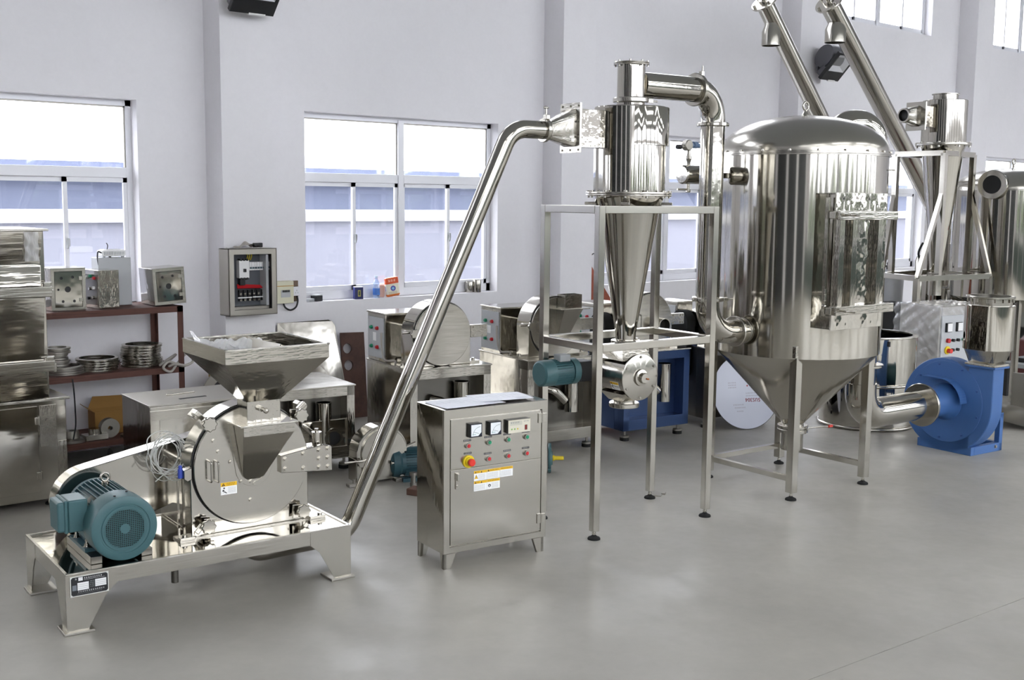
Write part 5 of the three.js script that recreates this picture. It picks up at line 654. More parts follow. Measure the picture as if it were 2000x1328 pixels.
function millHead(t, H, o = {}) {
  // control box: buttons on its left side face
  const bz0 = -0.78, bz1 = -0.45, bw = o.bw || 0.5, bh = 0.4; const c = obj('control_box', [bc(0.002, H, bz0, bw, H + bh, bz1, 0.004), bc(-0.006, H + bh, bz0 - 0.01, bw, H + bh + 0.014, bz1 + 0.01, 0.003)], M.polish, t);
  obj('button_panel', bc(-0.008, H + 0.03, bz0 + 0.02, 0.002, H + bh - 0.03, bz1 - 0.02, 0.002), M.greyPaint, c);
  for (const [y, z, m] of [[0.28, -0.68, M.green], [0.28, -0.57, M.red], [0.12, -0.68, M.green], [0.12, -0.57, M.red]]) obj('push_button', [cy(0.016, 0.014, -0.014, H + y, z, 'x', 18), cy(0.012, 0.024, -0.018, H + y, z, 'x', 18)], m, c);
  obj('note', bc(-0.0095, H + 0.17, -0.66, -0.008, H + 0.24, -0.6), M.white, c);
  obj('lead', wire([[-0.02, H + 0.25, bz1 - 0.03], [-0.03, H + 0.12, bz1 - 0.0], [-0.02, H + 0.03, bz1 + 0.04], [0.05, H + 0.02, bz1 + 0.09], [0.02, H - 0.05, bz1 + 0.1]], 0.009, 8, 40), M.cableGrey, c);
  // drum
  const cx = 0.34, cY = H + 0.262, R = 0.272, a = [[cx - R, H], [cx + R, H]]; for (let i = 0; i <= 40; i++) { const q = i / 40 * Math.PI; a.push([cx + R * Math.cos(q), cY + R * Math.sin(q)]); }
  obj('housing', toCreasedNormals(ext(shp(a), 0.2, 0.004, 48), 0.4).translate(0, 0, -0.29), M.polish, t); obj('bearing_box', bc(0.1, H, -0.46, 0.56, H + 0.33, -0.28, 0.01), M.mirror, t);
  const d = obj('door', toCreasedNormals(ext(shp(circ(cx, cY, R - 0.012, 72)), 0.022, 0.003), 0.4).translate(0, 0, -0.088), M.satin, t); obj('seal', tor(R - 0.008, 0.0035, cx, cY, -0.091, 'z', 56), M.dark, d);
  obj('handle', pipe([[0.205, cY - 0.05, -0.068], [0.205, cY - 0.05, -0.03], [0.205, cY + 0.07, -0.03], [0.205, cY + 0.07, -0.068]], 0.006, 0.012, 10), M.bolt, d); obj('handle', pipe([[0.15, cY - 0.045, -0.068], [0.15, cY - 0.045, -0.04], [0.15, cY + 0.05, -0.04], [0.15, cY + 0.05, -0.068]], 0.005, 0.012, 10), M.bolt, d);
  obj('clamp_knob', [ext(shp(Array.from({ length: 36 }, (_, i) => { const q = i / 36 * 2 * Math.PI, r = 0.036 + 0.004 * Math.cos(6 * q); return [cx - R - 0.0 + r * Math.cos(q), cY + 0.02 + r * Math.sin(q)]; })), 0.02, 0.003).translate(0, 0, -0.06), cy(0.012, 0.1, cx - R - 0.045, cY + 0.03, -0.09, 'x', 12), rb(0.05, 0.03, 0.04, cx - R - 0.03, cY + 0.03, -0.12, 0.005)], M.bolt, t);
  const hp = obj('hinge_plate', bc(cx + R + 0.01, cY - 0.045, -0.13, cx + R + 0.17, cY + 0.06, -0.1, 0.003), M.satin, t); for (const [x, y] of [[0.04, 0.04], [0.04, -0.03], [0.13, 0.04], [0.13, -0.03], [0.155, 0.04], [0.155, -0.03]]) obj('bolt', hexbolt(cx + R + x, cY + y, -0.096, 'z', 0.009, 0.01), M.bolt, hp);
  for (const k of [-1, 1]) obj('foot_bracket', [bx(0.1, 0.02, 0.09, cx + k * (R + 0.05), H + 0.01, -0.15), ...hexbolt(cx + k * (R + 0.06), H + 0.03, -0.15, 'y', 0.014, 0.016)], M.bolt, t);
  if (o.chute) {
    obj('chute', [slab([0.33, cY - 0.16, -0.066], [0.42, cY - 0.17, -0.066], [0.53, cY + 0.16, 0.06], [0.33, cY + 0.16, 0.06], 0.003), slab([0.33, cY - 0.16, -0.066], [0.33, cY + 0.16, 0.06], [0.33, cY + 0.16, -0.066], [0.33, cY - 0.15, -0.067], 0.003), slab([0.42, cY - 0.17, -0.066], [0.42, cY - 0.168, -0.067], [0.53, cY + 0.16, -0.066], [0.53, cY + 0.16, 0.06], 0.003), bc(0.29, cY + 0.16, -0.08, 0.6, cY + 0.17, 0.075, 0.003)], M.mirror, t);
    obj('feed_box', [bc(0.34, cY + 0.17, -0.06, 0.345, cY + 0.29, 0.055), bc(0.515, cY + 0.17, -0.06, 0.52, cY + 0.29, 0.055), bc(0.34, cY + 0.17, 0.05, 0.52, cY + 0.29, 0.055), bc(0.34, cY + 0.17, -0.06, 0.52, cY + 0.29, -0.055)], M.polish, t);
  }
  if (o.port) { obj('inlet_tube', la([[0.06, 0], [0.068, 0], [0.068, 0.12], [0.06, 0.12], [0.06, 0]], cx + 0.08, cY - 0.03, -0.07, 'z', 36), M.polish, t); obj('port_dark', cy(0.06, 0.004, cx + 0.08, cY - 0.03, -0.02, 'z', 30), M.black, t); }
  if (o.belt) obj('belt_cover', [la([[0, 0], [0.12, 0], [0.128, 0.01], [0.128, 0.1], [0.12, 0.11], [0, 0.11]], -0.06, cY - 0.05, -0.35, 'x', 36), bc(-0.06, H - 0.3, -0.47, 0.05, cY - 0.05, -0.23, 0.01)], M.rubber, t);
}
{
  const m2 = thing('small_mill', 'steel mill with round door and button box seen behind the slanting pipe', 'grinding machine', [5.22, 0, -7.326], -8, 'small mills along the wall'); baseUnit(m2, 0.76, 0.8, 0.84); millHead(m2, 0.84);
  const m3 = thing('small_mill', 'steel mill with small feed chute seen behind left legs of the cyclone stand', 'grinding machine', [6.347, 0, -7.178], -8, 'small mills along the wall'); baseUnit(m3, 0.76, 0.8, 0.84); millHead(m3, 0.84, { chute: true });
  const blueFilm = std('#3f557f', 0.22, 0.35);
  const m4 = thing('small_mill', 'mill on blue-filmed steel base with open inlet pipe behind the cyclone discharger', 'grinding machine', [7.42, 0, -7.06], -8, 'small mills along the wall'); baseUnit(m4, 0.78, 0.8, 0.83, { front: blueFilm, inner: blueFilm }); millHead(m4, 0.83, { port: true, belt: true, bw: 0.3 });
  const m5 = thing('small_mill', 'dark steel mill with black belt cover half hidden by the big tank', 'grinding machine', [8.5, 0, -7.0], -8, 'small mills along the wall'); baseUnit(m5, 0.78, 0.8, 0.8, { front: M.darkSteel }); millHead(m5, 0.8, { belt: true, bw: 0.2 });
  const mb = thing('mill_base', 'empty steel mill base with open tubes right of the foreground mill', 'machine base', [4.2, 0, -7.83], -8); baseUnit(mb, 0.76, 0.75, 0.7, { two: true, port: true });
}
{ // small mill standing on the floor behind the slanting pipe, with its motor
  const t = thing('floor_mill', 'small steel drum mill on the floor behind the slanting pipe', 'grinding machine', [4.66, 0, -7.22], -10), R = 0.215, cx = 0.2, cY = 0.24;
  const a = [[cx - R, 0.025], [cx + R, 0.025]]; for (let i = 0; i <= 32; i++) { const q = i / 32 * Math.PI; a.push([cx + R * Math.cos(q), cY + R * Math.sin(q)]); }
  obj('housing', toCreasedNormals(ext(shp(a), 0.16, 0.004), 0.4).translate(0, 0, -0.16), M.polish, t); obj('door', toCreasedNormals(ext(shp(circ(cx + 0.01, cY, R - 0.025, 56)), 0.02, 0.003), 0.4), M.satin, t);
  obj('lug', [ext(shp([[-0.02, 0.19], [0.08, 0.21], [0.08, 0.15], [0.0, 0.15]]), 0.02, 0.002).translate(0, 0, 0.015), cy(0.008, 0.14, -0.06, 0.2, 0.03, 'x', 10), cy(0.014, 0.04, 0, 0.2, 0.03, 'x', 12), bc(0.03, 0.05, 0.01, 0.035, 0.15, 0.02)], M.bolt, t); obj('base_strip', [bc(-0.09, 0, -0.04, 0.12, 0.025, 0.03, 0.004), cy(0.012, 0.03, -0.04, 0.04, 0, 'y', 8), bc(0.3, 0, -0.04, 0.5, 0.025, 0.03, 0.004)], M.dull, t); obj('side_panel', bc(cx - R - 0.004, 0.025, -0.16, cx - R, 0.2, -0.01), M.mirror, t);
  const m = thing('electric_motor', 'dark teal electric motor on the floor between slanting pipe and control cabinet', 'motor', [5.12, 0, -7.16], -20); obj('body', [cy(0.1, 0.26, 0, 0.14, 0, 'x', 36), la([[0, -0.04], [0.09, -0.04], [0.115, -0.02], [0.12, 0.03], [0.1, 0.05], [0, 0.05]], -0.15, 0.14, 0, 'x', 36)], M.tealDark, m); const f = []; for (let i = 0; i < 30; i++) { const q = i / 30 * 2 * Math.PI; f.push(mv(new THREE.BoxGeometry(0.2, 0.02, 0.004), 0.03, 0.14 + 0.105 * Math.cos(q), 0.105 * Math.sin(q), q, 0, 0)); } obj('cooling_fins', f, M.tealDark, m); for (const [y, z] of [[0.23, 0.05], [0.2, 0.1], [0.23, -0.05]]) obj('bolt', hexbolt(-0.18, y - 0.04, z, 'x', 0.009, 0.02), M.bolt, m); obj('lifting_strap', [bx(0.16, 0.01, 0.03, -0.05, 0.27, 0.03, 0, 0.2, 0.3)], M.bolt, m); obj('motor_foot', [bc(-0.1, 0, -0.11, 0.1, 0.03, -0.05), bc(-0.1, 0, 0.05, 0.1, 0.03, 0.11)], M.tealDark, m);
  const v = tag(obj('valve_fitting', [cy(0.02, 0.1, 0, 0.05, 0, 'y', 14), cy(0.03, 0.02, 0, 0.1, 0, 'y', 14), cy(0.026, 0.03, 0, 0.015, 0, 'y', 14)], M.dull), 'small upright pipe fitting on the floor left of the control cabinet', 'fitting'); v.position.set(4.98, 0, -6.95);
  const b = tag(obj('brick', rb(0.11, 0.05, 0.1, 0, 0.025, 0, 0.006), M.brick), 'reddish brick block on the floor touching the left of the control cabinet', 'brick'); b.position.set(4.86, 0, -6.75); b.rotation.y = 0.4;
  const s = thing('flange_motor', 'small teal flange motor with bright yellow shaft cap lying beside the control cabinet', 'motor', [6.07, 0, -6.66], -42); obj('flange', [la([[0, -0.012], [0.118, -0.012], [0.122, -0.006], [0.122, 0.006], [0.118, 0.012], [0.06, 0.014], [0.055, 0.024], [0, 0.024]], 0.05, 0.122, 0, 'x', 40)], M.teal, s); obj('body', [cy(0.082, 0.24, -0.09, 0.122, 0, 'x', 32), cy(0.09, 0.06, -0.22, 0.122, 0, 'x', 32)], M.tealDark, s); for (let i = 0; i < 4; i++) { const q = i * Math.PI / 2 + 0.7; obj('flange_lug', cy(0.018, 0.024, 0.05, 0.122 + 0.112 * Math.cos(q), 0.112 * Math.sin(q), 'x', 12), M.teal, s); } obj('shaft_cap', [la([[0, 0.09], [0.014, 0.09], [0.016, 0.086], [0.017, 0.02], [0.022, 0.014], [0.022, 0], [0, 0]], 0.074, 0.122, 0, 'x', 24)], M.yellow, s);
  const fp = tag(obj('scrap_plate', [bx(0.1, 0.006, 0.06, 0, 0.003, 0, 0, 0.6), bx(0.05, 0.012, 0.03, 0.05, 0.006, 0.01, 0, 0.6)], M.matt), 'small flat scrap plate on the floor beside back foot of the cyclone stand', 'scrap'); fp.position.set(6.28, 0, -5.6);
  const w1 = tag(obj('wood_block', rb(0.12, 0.06, 0.07, 0, 0.03, 0, 0.006), M.wood), 'wooden block on the floor between mill base and brown board', 'block'); w1.position.set(5.24, 0, -8.35); w1.rotation.y = 0.5; const w2 = tag(obj('wood_block', rb(0.14, 0.04, 0.06, 0, 0.02, 0, 0.006), M.wood), 'flatter wooden block on the floor behind the small drum mill', 'block'); w2.position.set(5.5, 0, -8.3); w2.rotation.y = -0.4;
  const rod1 = tag(obj('dark_rod', rod([5.42, 0.02, -9.0], [5.78, 0.02, -8.75], 0.016), M.oil), 'dark rod lying on the floor in front of the brown board', 'rod');
}
{ // film-covered steel disc leaning on the last mill
  const tx = canvasTex(512, 512, (x, w, h) => { x.fillStyle = '#cfd2e0'; x.fillRect(0, 0, w, h); x.save(); x.translate(300, 318); x.rotate(Math.PI + 0.03); x.fillStyle = '#7a2a3a'; x.font = 'bold 34px sans-serif'; x.fillText('SUS304', -60, 14); x.restore(); for (const [px, py, n] of [[250, 282, 12], [250, 264, 12], [150, 340, 8], [160, 360, 8], [176, 384, 5], [120, 190, 6], [120, 206, 6], [120, 222, 6]]) glyphs(x, px, py, 9, n, '#9a93a0'); x.fillStyle = '#a02a2a'; x.beginPath(); x.arc(266, 218, 6, 0, 7); x.fill(); });
  const m = new THREE.MeshStandardMaterial({ map: tx, roughness: 0.3 }), R = 0.37, k = new THREE.Matrix4().makeRotationX(-0.2);
  const t = thing('steel_disc', 'large round steel disc under white protective film leaning behind the big tank', 'disc', [8.83, 0.002, -6.72], -22), P = (g) => { g.applyMatrix4(k); return g; };
  obj('disc', P(cy(R, 0.004, 0, R, -0.003, 'z', 72)), M.satin, t); obj('printed_film', P(new THREE.CircleGeometry(R - 0.001, 72).translate(0, R, 0.0002)), m, t); obj('edge_film', P(tor(R - 0.002, 0.0022, 0, R, 0.0, 'z', 72)), M.dark, t);
}
// ---------------------------------------------------------------- right-hand background
{
  const t = thing('open_vessel', 'wide open-topped polished steel vessel standing behind the blue blower', 'vessel', [10.04, 0, -6.2]), R = 0.46;
  obj('wall', la([[R - 0.004, 0.02], [R, 0.02], [R, 0.9], [R - 0.004, 0.9], [R - 0.004, 0.02]], 0, 0, 0, 'y', 96), M.mirror, t); obj('rim', la([[R - 0.05, 0.9], [R + 0.008, 0.9], [R + 0.012, 0.906], [R + 0.008, 0.914], [R - 0.05, 0.914], [R - 0.05, 0.9]], 0, 0, 0, 'y', 96), M.satin, t); obj('band', tor(R + 0.008, 0.016, 0, 0.44, 0, 'y', 96), M.mirror, t); obj('foot_ring', tor(R + 0.004, 0.016, 0, 0.018, 0, 'y', 96), M.satin, t); obj('bottom', cy(R - 0.004, 0.01, 0, 0.06, 0, 'y', 64), M.satin, t); obj('lug', [rb(0.02, 0.05, 0.02, -0.27, 0.86, 0.385, 0.004)], M.dark, t);
}
{ // second cyclone, its splayed stand
  const t = thing('cyclone_separator', 'smaller cyclone with open inlet pipe on a splayed stand behind the big tank', 'cyclone separator', [11.7, 0, -6.44], -8), R = 0.235;
  obj('barrel', la([[R - 0.004, 2.86], [R, 2.86], [R, 3.31], [R - 0.004, 3.315], [0.13, 3.315]], 0, 0, 0, 'y', 72), M.mirror, t); obj('neck', la([[0.125, 3.3], [0.13, 3.3], [0.13, 3.375], [0.145, 3.378], [0.145, 3.386], [0.12, 3.386], [0.12, 3.3]], 0, 0, 0, 'y', 48), M.mirror, t);
  obj('flange', la([[0.2, 2.83], [0.29, 2.83], [0.292, 2.838], [0.292, 2.852], [0.29, 2.86], [R, 2.86]], 0, 0, 0, 'y', 64), M.satin, t); for (let i = 0; i < 8; i++) { const a = i / 8 * 2 * Math.PI + 0.3; obj('flange_bolt', cy(0.012, 0.06, 0.272 * Math.cos(a), 2.84, 0.272 * Math.sin(a), 'y', 8), M.bolt, t); } obj('cone', la([[R, 2.83], [R - 0.02, 2.76], [0.07, 1.5], [0.068, 1.4]], 0, 0, 0, 'y', 72, 0.35), M.mirror, t); obj('outlet', la([[0.068, 1.2], [0.075, 1.2], [0.075, 1.42], [0.095, 1.42], [0.095, 1.45], [0.068, 1.45]], 0, 0, 0), M.satin, t);
  obj('inlet_box', bc(-0.42, 3.02, -0.1, -0.19, 3.24, 0.03, 0.002), M.mirror, t); obj('inlet_flange', bc(-0.44, 2.98, -0.16, -0.42, 3.28, 0.09, 0.003), M.satin, t);
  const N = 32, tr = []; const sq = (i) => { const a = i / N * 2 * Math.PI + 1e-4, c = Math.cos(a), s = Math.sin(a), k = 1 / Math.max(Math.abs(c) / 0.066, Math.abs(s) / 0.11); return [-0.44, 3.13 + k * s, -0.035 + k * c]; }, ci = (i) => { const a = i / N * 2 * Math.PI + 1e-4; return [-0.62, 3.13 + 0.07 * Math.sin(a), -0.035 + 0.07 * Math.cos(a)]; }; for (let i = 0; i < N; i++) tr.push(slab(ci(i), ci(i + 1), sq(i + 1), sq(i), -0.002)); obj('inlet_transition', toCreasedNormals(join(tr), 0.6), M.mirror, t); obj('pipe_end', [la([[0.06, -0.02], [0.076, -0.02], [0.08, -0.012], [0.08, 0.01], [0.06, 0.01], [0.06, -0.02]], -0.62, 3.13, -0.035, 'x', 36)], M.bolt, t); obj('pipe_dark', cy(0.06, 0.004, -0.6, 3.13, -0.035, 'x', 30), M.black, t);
  const s = thing('support_stand', 'splayed steel stand with slanting braces carrying the smaller cyclone', 'stand', [11.62, 0, -6.4], -2);
  const T = [[-0.24, 0.17], [0.46, 0.1], [0.46, -0.4], [-0.24, -0.4]], Bq = [[-0.62, 0.16], [0.48, 0.36], [0.55, -0.45], [-0.42, -0.4]], w = 0.055, yt = 2.74, yb = 1.42;
  for (let i = 0; i < 4; i++) { obj('post', bar([T[i][0], yt, T[i][1]], [T[i][0], yb, T[i][1]], w), M.tubeS, s); obj('brace', bar([T[i][0], yt - 0.42, T[i][1]], [Bq[i][0], yb, Bq[i][1]], 0.045), M.tubeS, s); const j = (i + 1) % 4; obj('top_rail', bar([T[i][0], yt, T[i][1]], [T[j][0], yt, T[j][1]], w), M.tubeS, s); obj('lower_rail', bar([Bq[i][0], yb, Bq[i][1]], [Bq[j][0], yb, Bq[j][1]], w), M.tubeS, s); const l = obj('leg', [bar([Bq[i][0], yb, Bq[i][1]], [Bq[i][0], 0.06, Bq[i][1]], w), footStem(Bq[i][0], Bq[i][1], 0.07)], M.tubeS, s); obj('pad', footPad(Bq[i][0], Bq[i][1]), M.rubber, l); }
}
{ // second tank at the right edge
  const t = thing('dust_collector', 'second steel tank with red air hose cut off by the right edge', 'tank', [12.9, 0, -6.22], -4), R = 0.63;
  obj('shell', la([[R - 0.004, 1.15], [R, 1.152], [R, 2.36], [R - 0.004, 2.362]], 0, 0, 0, 'y', 96), M.mirror, t); tankDome(t, 2.37, R, 0.24); obj('cone', la([[R, 1.152], [0.09, 0.55], [0.09, 0.4], [0.085, 0.4]], 0, 0, 0, 'y', 80, 0.3), M.polish, t); obj('lifting_eye', [tor(0.03, 0.008, 0, 2.69, 0, 'z', 24), cy(0.02, 0.04, 0, 2.64, 0, 'y', 14)], M.bolt, t);
  for (const [x, z] of [[-0.43, 0.4], [0.43, 0.4], [0.43, -0.43], [-0.43, -0.43]]) obj('leg', [bc(x - 0.03, 0.0, z - 0.03, x + 0.03, 1.2, z + 0.03, 0.003)], M.tubeS, t);
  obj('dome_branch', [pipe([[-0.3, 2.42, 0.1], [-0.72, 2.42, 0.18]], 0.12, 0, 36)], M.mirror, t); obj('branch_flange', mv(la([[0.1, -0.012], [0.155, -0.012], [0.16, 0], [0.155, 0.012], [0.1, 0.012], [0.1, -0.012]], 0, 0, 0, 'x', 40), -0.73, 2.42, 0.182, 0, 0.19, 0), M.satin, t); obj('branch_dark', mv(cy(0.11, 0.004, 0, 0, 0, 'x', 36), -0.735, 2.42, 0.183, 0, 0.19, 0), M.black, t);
  const v = obj('air_valve', [rb(0.1, 0.06, 0.06, -0.12, 1.72, 0.66, 0.01), cy(0.03, 0.06, -0.06, 1.72, 0.69, 'z', 16)], std('#4f86b8', 0.4), t); obj('valve_knob', [cy(0.02, 0.04, -0.16, 1.77, 0.66, 'y', 12)], M.green, v); obj('red_hose', wire([[-0.2, 1.75, 0.68], [-0.26, 1.76, 0.7], [-0.2, 1.79, 0.69], [-0.05, 1.86, 0.68], [0.05, 1.98, 0.67], [0.1, 2.1, 0.66], [0.2, 2.2, 0.65]], 0.012, 8, 60), M.redCable, v); obj('red_hose', wire([[-0.05, 1.72, 0.68], [0.0, 1.72, 0.7], [0.02, 1.68, 0.69], [-0.03, 1.67, 0.68]], 0.012, 8, 30), M.redCable, v);
  obj('gauge_cluster', [cy(0.06, 0.08, 0.12, 2.2, 0.64, 'z', 24), tor(0.08, 0.008, 0.1, 2.22, 0.7, 'z', 28), rb(0.1, 0.05, 0.06, 0.1, 2.12, 0.64, 0.01)], M.darkSteel, t);
}
{ // wrapped control cabinet
  const t = thing('control_cabinet', 'steel control cabinet half wrapped in clear plastic behind the silencer', 'control cabinet', [10.86, 0, -5.9], -8), W = 0.75, D = 0.5, H = 1.15;
  obj('body', bc(0, 0.3, -D, W, H, -0.01, 0.004), M.matt, t); obj('front_panel', bc(0.03, 0.45, -0.012, W - 0.03, H - 0.09, 0.002, 0.003), M.greyPaint, t); for (const [x, z] of [[0.03, -0.04], [W - 0.03, -0.04], [0.03, -D + 0.03], [W - 0.03, -D + 0.03]]) obj('leg', bc(x - 0.025, 0, z - 0.025, x + 0.025, 0.3, z + 0.025), M.tubeS, t);
  for (const x of [0.13, 0.3]) { const m = obj('meter', bc(x - 0.045, 0.89, 0.002, x + 0.045, 0.985, 0.022), M.black, t); obj('dial', bc(x - 0.03, 0.895, 0.022, x + 0.042, 0.98, 0.025), M.white, m); }
  for (const [x, y, m, r] of [[0.13, 0.8, M.red, 0.024], [0.21, 0.8, M.black, 0.016], [0.29, 0.8, M.black, 0.016], [0.21, 0.7, M.black, 0.016], [0.29, 0.7, M.black, 0.016], [0.38, 0.8, M.green, 0.016]]) obj('push_button', [cy(r, 0.03, x, y, 0.015, 'z', 18)], m, t); const e = obj('emergency_stop', cy(0.042, 0.014, 0.13, 0.7, 0.008, 'z', 24), M.yellow, t); obj('cap', cy(0.024, 0.05, 0.135, 0.695, 0.03, 'z', 20), M.emRed, e);
  const fm = new THREE.MeshPhysicalMaterial({ color: 0xf4f4f6, roughness: 0.1, transmission: 0.78, thickness: 0, ior: 1.5, side: THREE.DoubleSide }); const crump = (w, h, nx, ny, amp) => { const g = new THREE.PlaneGeometry(w, h, nx, ny), p = g.attributes.position; for (let i = 0; i < p.count; i++) { const x = p.getX(i), y = p.getY(i); p.setZ(i, amp * (Math.abs(Math.sin(x * 19 + 4 * Math.sin(y * 7))) + 0.7 * Math.abs(Math.sin(y * 23 - x * 13)) + 0.4 * Math.sin(x * 61 + y * 47))); } g.computeVertexNormals(); return g; };
  const f = thing('plastic_wrap', 'crinkled clear plastic wrap draped over the steel cabinet behind blower', 'plastic film', [10.86, 0, -5.9], -8);
  const a = crump(D + 0.1, 1.0, 40, 60, 0.02); a.rotateY(-Math.PI / 2); a.translate(-0.012, 0.67, -D / 2); obj('side_sheet', a, fm, f); const b = crump(0.78, D + 0.06, 50, 40, 0.006); b.rotateX(-Math.PI / 2); b.translate(W / 2, H + 0.004, -D / 2); obj('top_sheet', b, fm, f); const c = crump(0.62, 0.36, 40, 30, 0.03); c.translate(0.28, 0.28, 0.02); obj('front_sheet', c, fm, f); const d2 = crump(0.78, 0.09, 50, 8, 0.006); d2.translate(W / 2, H - 0.045, 0.004); obj('lip_sheet', d2, fm, f);
}
function conveyor(label, head, foot, r) {
  const t = thing('screw_conveyor', label, 'conveyor'), d = V(...foot).sub(V(...head)).normalize(), h = V(...head).addScaledVector(d, -0.25);
  obj('tube', pipe([h.toArray(), foot], r, 0, 36), M.tubeS, t); const q = new THREE.Quaternion().setFromUnitVectors(V(1, 0, 0), d), m4 = (g, p) => { g.applyMatrix4(new THREE.Matrix4().makeRotationFromQuaternion(q).setPosition(p)); return g; };
  obj('end_flange', [m4(la([[0, -0.012], [r + 0.05, -0.012], [r + 0.055, 0], [r + 0.05, 0.012], [0, 0.012]], 0, 0, 0, 'x', 36), h), m4(la([[0, -0.05], [r * 0.5, -0.05], [r * 0.55, -0.01], [0, -0.01]], 0, 0, 0, 'x', 28), h), m4(cy(0.02, 0.1, -0.07, 0, 0, 'x', 12), h)], M.bolt, t);
  for (let i = 0; i < 4; i++) { const a = i / 4 * 2 * Math.PI + 0.5; obj('flange_bolt', m4(cy(0.018, 0.07, -0.02, (r + 0.025) * Math.cos(a), (r + 0.025) * Math.sin(a), 'x', 6), h), M.bolt, t); }
  const s = V(...head).addScaledVector(d, 0.02); obj('spout', [la([[r * 0.8, 0.05], [r * 0.8, -0.06], [r * 1.05, -0.13], [r * 1.05, -0.29], [r * 1.0, -0.29], [r * 1.0, -0.13], [r * 0.7, -0.06]], s.x - 0.03, s.y, s.z, 'y', 40)], M.satin, t);
  return t;
}
conveyor('thick slanting screw conveyor tube with spout, crossing in front of second pillar lamp', [12.66, 4.52, -8.5], [16.3, 1.25, -8.5], 0.125);
conveyor('thinner slanting screw conveyor tube ending just above the big tank dome', [11.34, 4.36, -8.5], [14.1, 1.5, -8.5], 0.105);
function flood(label, x, y) {
  const t = thing('floodlight', label, 'floodlight', [x, y, ZB + 0.322]), tl = 0.75; const T = (g) => mv(g, 0, 0, 0.26, tl, 0, 0), w = 0.4, h = 0.42;
  obj('housing', [T((() => { const g = la([[0, -w / 2], [0.16, -w / 2], [0.17, -w / 2 + 0.01], [0.17, w / 2 - 0.01], [0.16, w / 2], [0, w / 2]], 0, 0, 0, 'x', 40); g.scale(1, 1.0, 0.75); g.translate(0, 0.02, -0.1); return g; })()), T(bc(-w / 2, -h / 2, -0.03, w / 2, -0.06, 0.06, 0.006))], std('#55555a', 0.45), t);
  obj('front_frame', T(ext(shp(rect(-w / 2 - 0.012, -h / 2 - 0.02, w / 2 + 0.012, h / 2), [rect(-w / 2 + 0.025, -h / 2 + 0.13, w / 2 - 0.025, h / 2 - 0.03).reverse()]), 0.05, 0.004).translate(0, 0, 0.04)), M.black, t);
  obj('reflector', [T(slab([-w / 2 + 0.025, -h / 2 + 0.13, 0.085], [w / 2 - 0.025, -h / 2 + 0.13, 0.085], [w / 2 - 0.12, -0.01, 0.0], [-w / 2 + 0.12, -0.01, 0.0], 0.002)), T(slab([w / 2 - 0.025, -h / 2 + 0.13, 0.085], [w / 2 - 0.025, h / 2 - 0.03, 0.085], [w / 2 - 0.12, 0.09, 0], [w / 2 - 0.12, -0.01, 0], 0.002)), T(slab([w / 2 - 0.025, h / 2 - 0.03, 0.085], [-w / 2 + 0.025, h / 2 - 0.03, 0.085], [-w / 2 + 0.12, 0.09, 0], [w / 2 - 0.12, 0.09, 0], 0.002)), T(slab([-w / 2 + 0.025, h / 2 - 0.03, 0.085], [-w / 2 + 0.025, -h / 2 + 0.13, 0.085], [-w / 2 + 0.12, -0.01, 0], [-w / 2 + 0.12, 0.09, 0], 0.002)), T(bx(w - 0.24, 0.1, 0.002, 0, 0.04, 0.001))], M.alu, t);
  obj('glass', T(bx(w - 0.05, h - 0.16, 0.004, 0, 0.05, 0.087)), M.lens, t); obj('bracket', [bc(-0.05, -0.1, 0, 0.05, 0.0, 0.02), bc(-0.02, -0.08, 0, 0.02, -0.04, 0.2, 0.004), bc(-w / 2 - 0.02, -0.09, 0.1, w / 2 + 0.02, -0.05, 0.13, 0.004)], std('#4a4a4e', 0.5), t);
  for (const xx of [-w / 2 + 0.06, -w / 2 + 0.11]) obj('screw', T(ball(0.014, xx, -h / 2 - 0.02, 0.06)), M.white, t); obj('ballast_tube', [cy(0.018, 0.16, 0.05, -0.22, 0.16, 'x', 14)], M.white, t); obj('lead', wire([[-0.06, -0.17, 0.16], [-0.04, -0.215, 0.16], [-0.03, -0.22, 0.16]], 0.006, 6, 16), M.dark, t);
}
flood('black floodlight with visible lens fixed to the wall pillar beside the conveyors', 13.62, 4.1); flood('black floodlight cut off by the top edge above the breaker panel pillar', 4.88, 4.02);
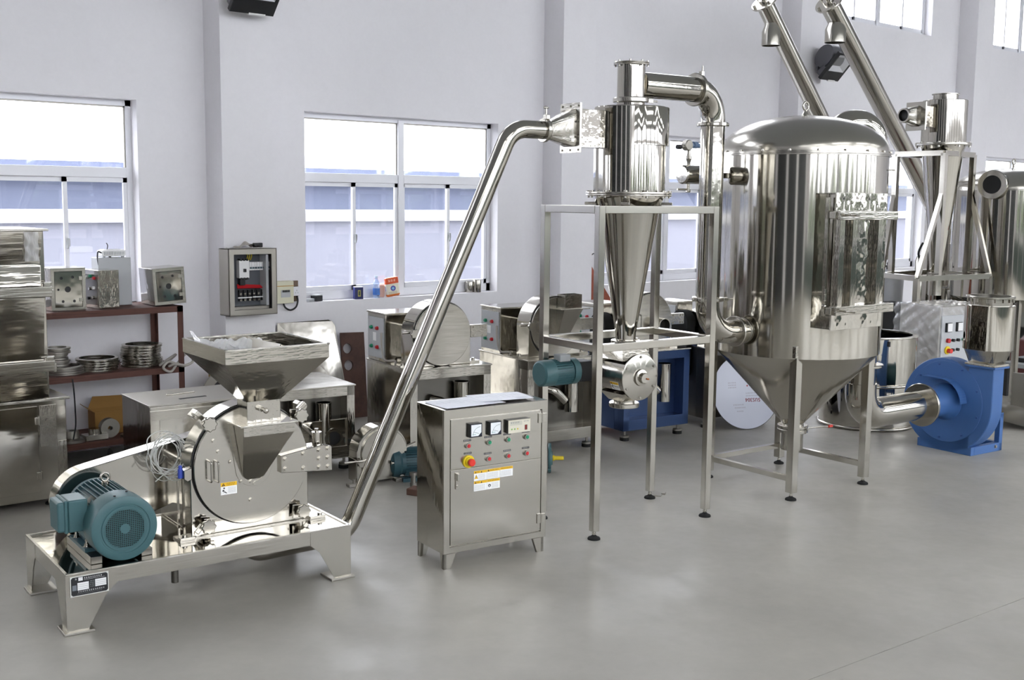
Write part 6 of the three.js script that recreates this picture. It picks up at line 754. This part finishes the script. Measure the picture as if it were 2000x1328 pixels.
{ // odds and ends behind the splayed stand and at the right edge
  const t = thing('stacked_kettle', 'upright steel kettle with small motor on top behind the splayed stand', 'vessel', [13.22, 0, -7.15]); obj('lower_drum', la([[0, 0.3], [0.26, 0.3], [0.28, 0.35], [0.28, 1.18], [0.26, 1.2], [0, 1.2]], 0, 0, 0, 'y', 56), M.mirror, t); obj('upper_drum', la([[0, 1.2], [0.15, 1.2], [0.15, 1.7], [0.165, 1.705], [0.165, 1.72], [0, 1.725]], 0, 0, 0, 'y', 48), M.mirror, t); obj('gear_motor', [cy(0.05, 0.16, 0, 1.8, 0, 'y', 24), rb(0.1, 0.1, 0.1, 0, 1.94, 0, 0.01), cy(0.055, 0.05, 0, 1.87, 0, 'y', 20)], M.satin, t); for (const [x, z] of [[-0.2, 0.15], [0.2, 0.15], [0, -0.22]]) obj('leg', cy(0.02, 0.32, x, 0.16, z, 'y', 12), M.tubeS, t); obj('side_pipe', pipe([[-0.15, 1.5, 0.05], [-0.25, 1.5, 0.05], [-0.28, 1.3, 0.05]], 0.02, 0.06, 12), M.dark, t);
  const u = thing('sample_pot', 'narrow steel pot with curved black hose beside the upright kettle', 'vessel', [12.98, 0, -7.35]); obj('pot', la([[0, 1.0], [0.07, 1.0], [0.07, 1.5], [0.05, 1.56], [0.0, 1.58]], 0, 0, 0, 'y', 32), M.polish, u); obj('stand', [cy(0.05, 1.0, 0, 0.5, 0, 'y', 24), cy(0.14, 0.02, 0, 0.01, 0, 'y', 24)], M.satin, u); obj('hose', wire([[-0.04, 1.52, 0], [-0.07, 1.6, 0], [-0.02, 1.68, 0], [0.02, 1.72, 0]], 0.014, 8, 24), M.black, u);
  const w = thing('white_vessel', 'pale frosted vessel with flat lid left of the upright kettle', 'vessel', [12.86, 0, -7.75]); obj('body', la([[0, 0.4], [0.16, 0.42], [0.2, 0.6], [0.22, 1.3], [0.24, 1.33], [0.24, 1.36], [0, 1.38]], 0, 0, 0, 'y', 40), std('#c9cbd0', 0.35, 0.3), w); obj('stand', cy(0.12, 0.42, 0, 0.21, 0, 'y', 24), M.satin, w); obj('cross_handle', [cy(0.012, 0.2, -0.06, 1.42, 0, 'x', 10), cy(0.014, 0.06, 0.02, 1.4, 0, 'y', 10), ball(0.025, 0.05, 1.45, 0)], M.dark, w);
  const k = thing('dark_machine', 'black rubber-covered machine with rounded hood behind the open vessel', 'machine', [11.95, 0, -7.05], -8); obj('body', rb(0.34, 1.06, 0.4, 0, 0.53, 0, 0.03), M.rubber, k); obj('hood', [la([[0, -0.12], [0.3, -0.12], [0.32, -0.1], [0.32, 0.1], [0.3, 0.12], [0, 0.12]], 0.32, 0.62, 0.1, 'z', 40)], std('#4c4d50', 0.4, 0.4), k); obj('rim', tor(0.32, 0.014, 0.32, 0.62, 0.22, 'z', 40), M.satin, k);
  const r = thing('maroon_machine', 'dark maroon machine with round belt guard at the right edge', 'machine', [14.6, 0, -6.6], -6); obj('body', [rb(0.9, 0.5, 0.5, 0.1, 0.25, 0, 0.03)], M.maroon, r); obj('belt_guard', [la([[0, -0.06], [0.38, -0.06], [0.4, -0.04], [0.4, 0.04], [0.38, 0.06], [0, 0.06]], 0.05, 0.5, 0.25, 'z', 48)], std('#5b5c60', 0.35, 0.5), r); obj('guard_face', cy(0.3, 0.02, 0.05, 0.5, 0.315, 'z', 40), M.maroon, r); for (let i = 0; i < 3; i++) obj('vent', bx(0.16, 0.018, 0.01, 0.12, 0.42 + i * 0.035, 0.33), M.greyPaint, r);
  const y = thing('work_bench', 'low grey work bench with dark tray at the right edge', 'bench', [13.3, 0, -5.86], -6); obj('top', rb(1.3, 0.05, 0.5, 0.1, 0.37, 0, 0.006), M.grey, y); obj('tray', rb(0.9, 0.05, 0.3, 0.05, 0.42, -0.05, 0.01), M.black, y); for (const x of [-0.5, 0.7]) for (const z of [-0.2, 0.2]) obj('leg', bc(x - 0.025, 0, z - 0.025, x + 0.025, 0.35, z + 0.025), M.dark, y); obj('cross_brace', [bar([-0.5, 0.06, 0.2], [-0.1, 0.3, 0.2], 0.03), bar([-0.1, 0.06, 0.2], [-0.5, 0.3, 0.2], 0.03)], M.dark, y);
  const z = obj('bent_sheet', [(() => { const g = new THREE.PlaneGeometry(0.9, 0.6, 30, 20), p = g.attributes.position; for (let i = 0; i < p.count; i++) { const x = p.getX(i); p.setZ(i, 0.1 * Math.cos(x * 3) + 0.03 * Math.sin(p.getY(i) * 6)); } g.rotateX(-Math.PI / 2); g.translate(0, 0.03, 0); g.computeVertexNormals(); return g; })()], (() => { const m = steel(0.3, 0, 0.6); m.side = THREE.DoubleSide; return m; })()); z.position.set(11.35, 0, -5.2); z.rotation.y = 0.3; tag(z, 'bent dull steel sheet lying on the floor right of the blue blower', 'steel sheet');
  const s = thing('scrap_duct', 'crumpled bright steel duct piece on the floor at the right edge', 'scrap', [12.25, 0, -5.5], 10); obj('duct', [rb(0.5, 0.34, 0.3, 0, 0.17, 0, 0.02), slab([-0.25, 0.34, 0.15], [0.25, 0.3, 0.15], [0.3, 0.36, -0.1], [-0.2, 0.4, -0.12], 0.01)], steel(0.12, 0.02, 1, 3, 3), s); obj('flange', rb(0.03, 0.42, 0.36, -0.26, 0.2, 0, 0.006), M.matt, s);
}

renderer.render(scene, camera);
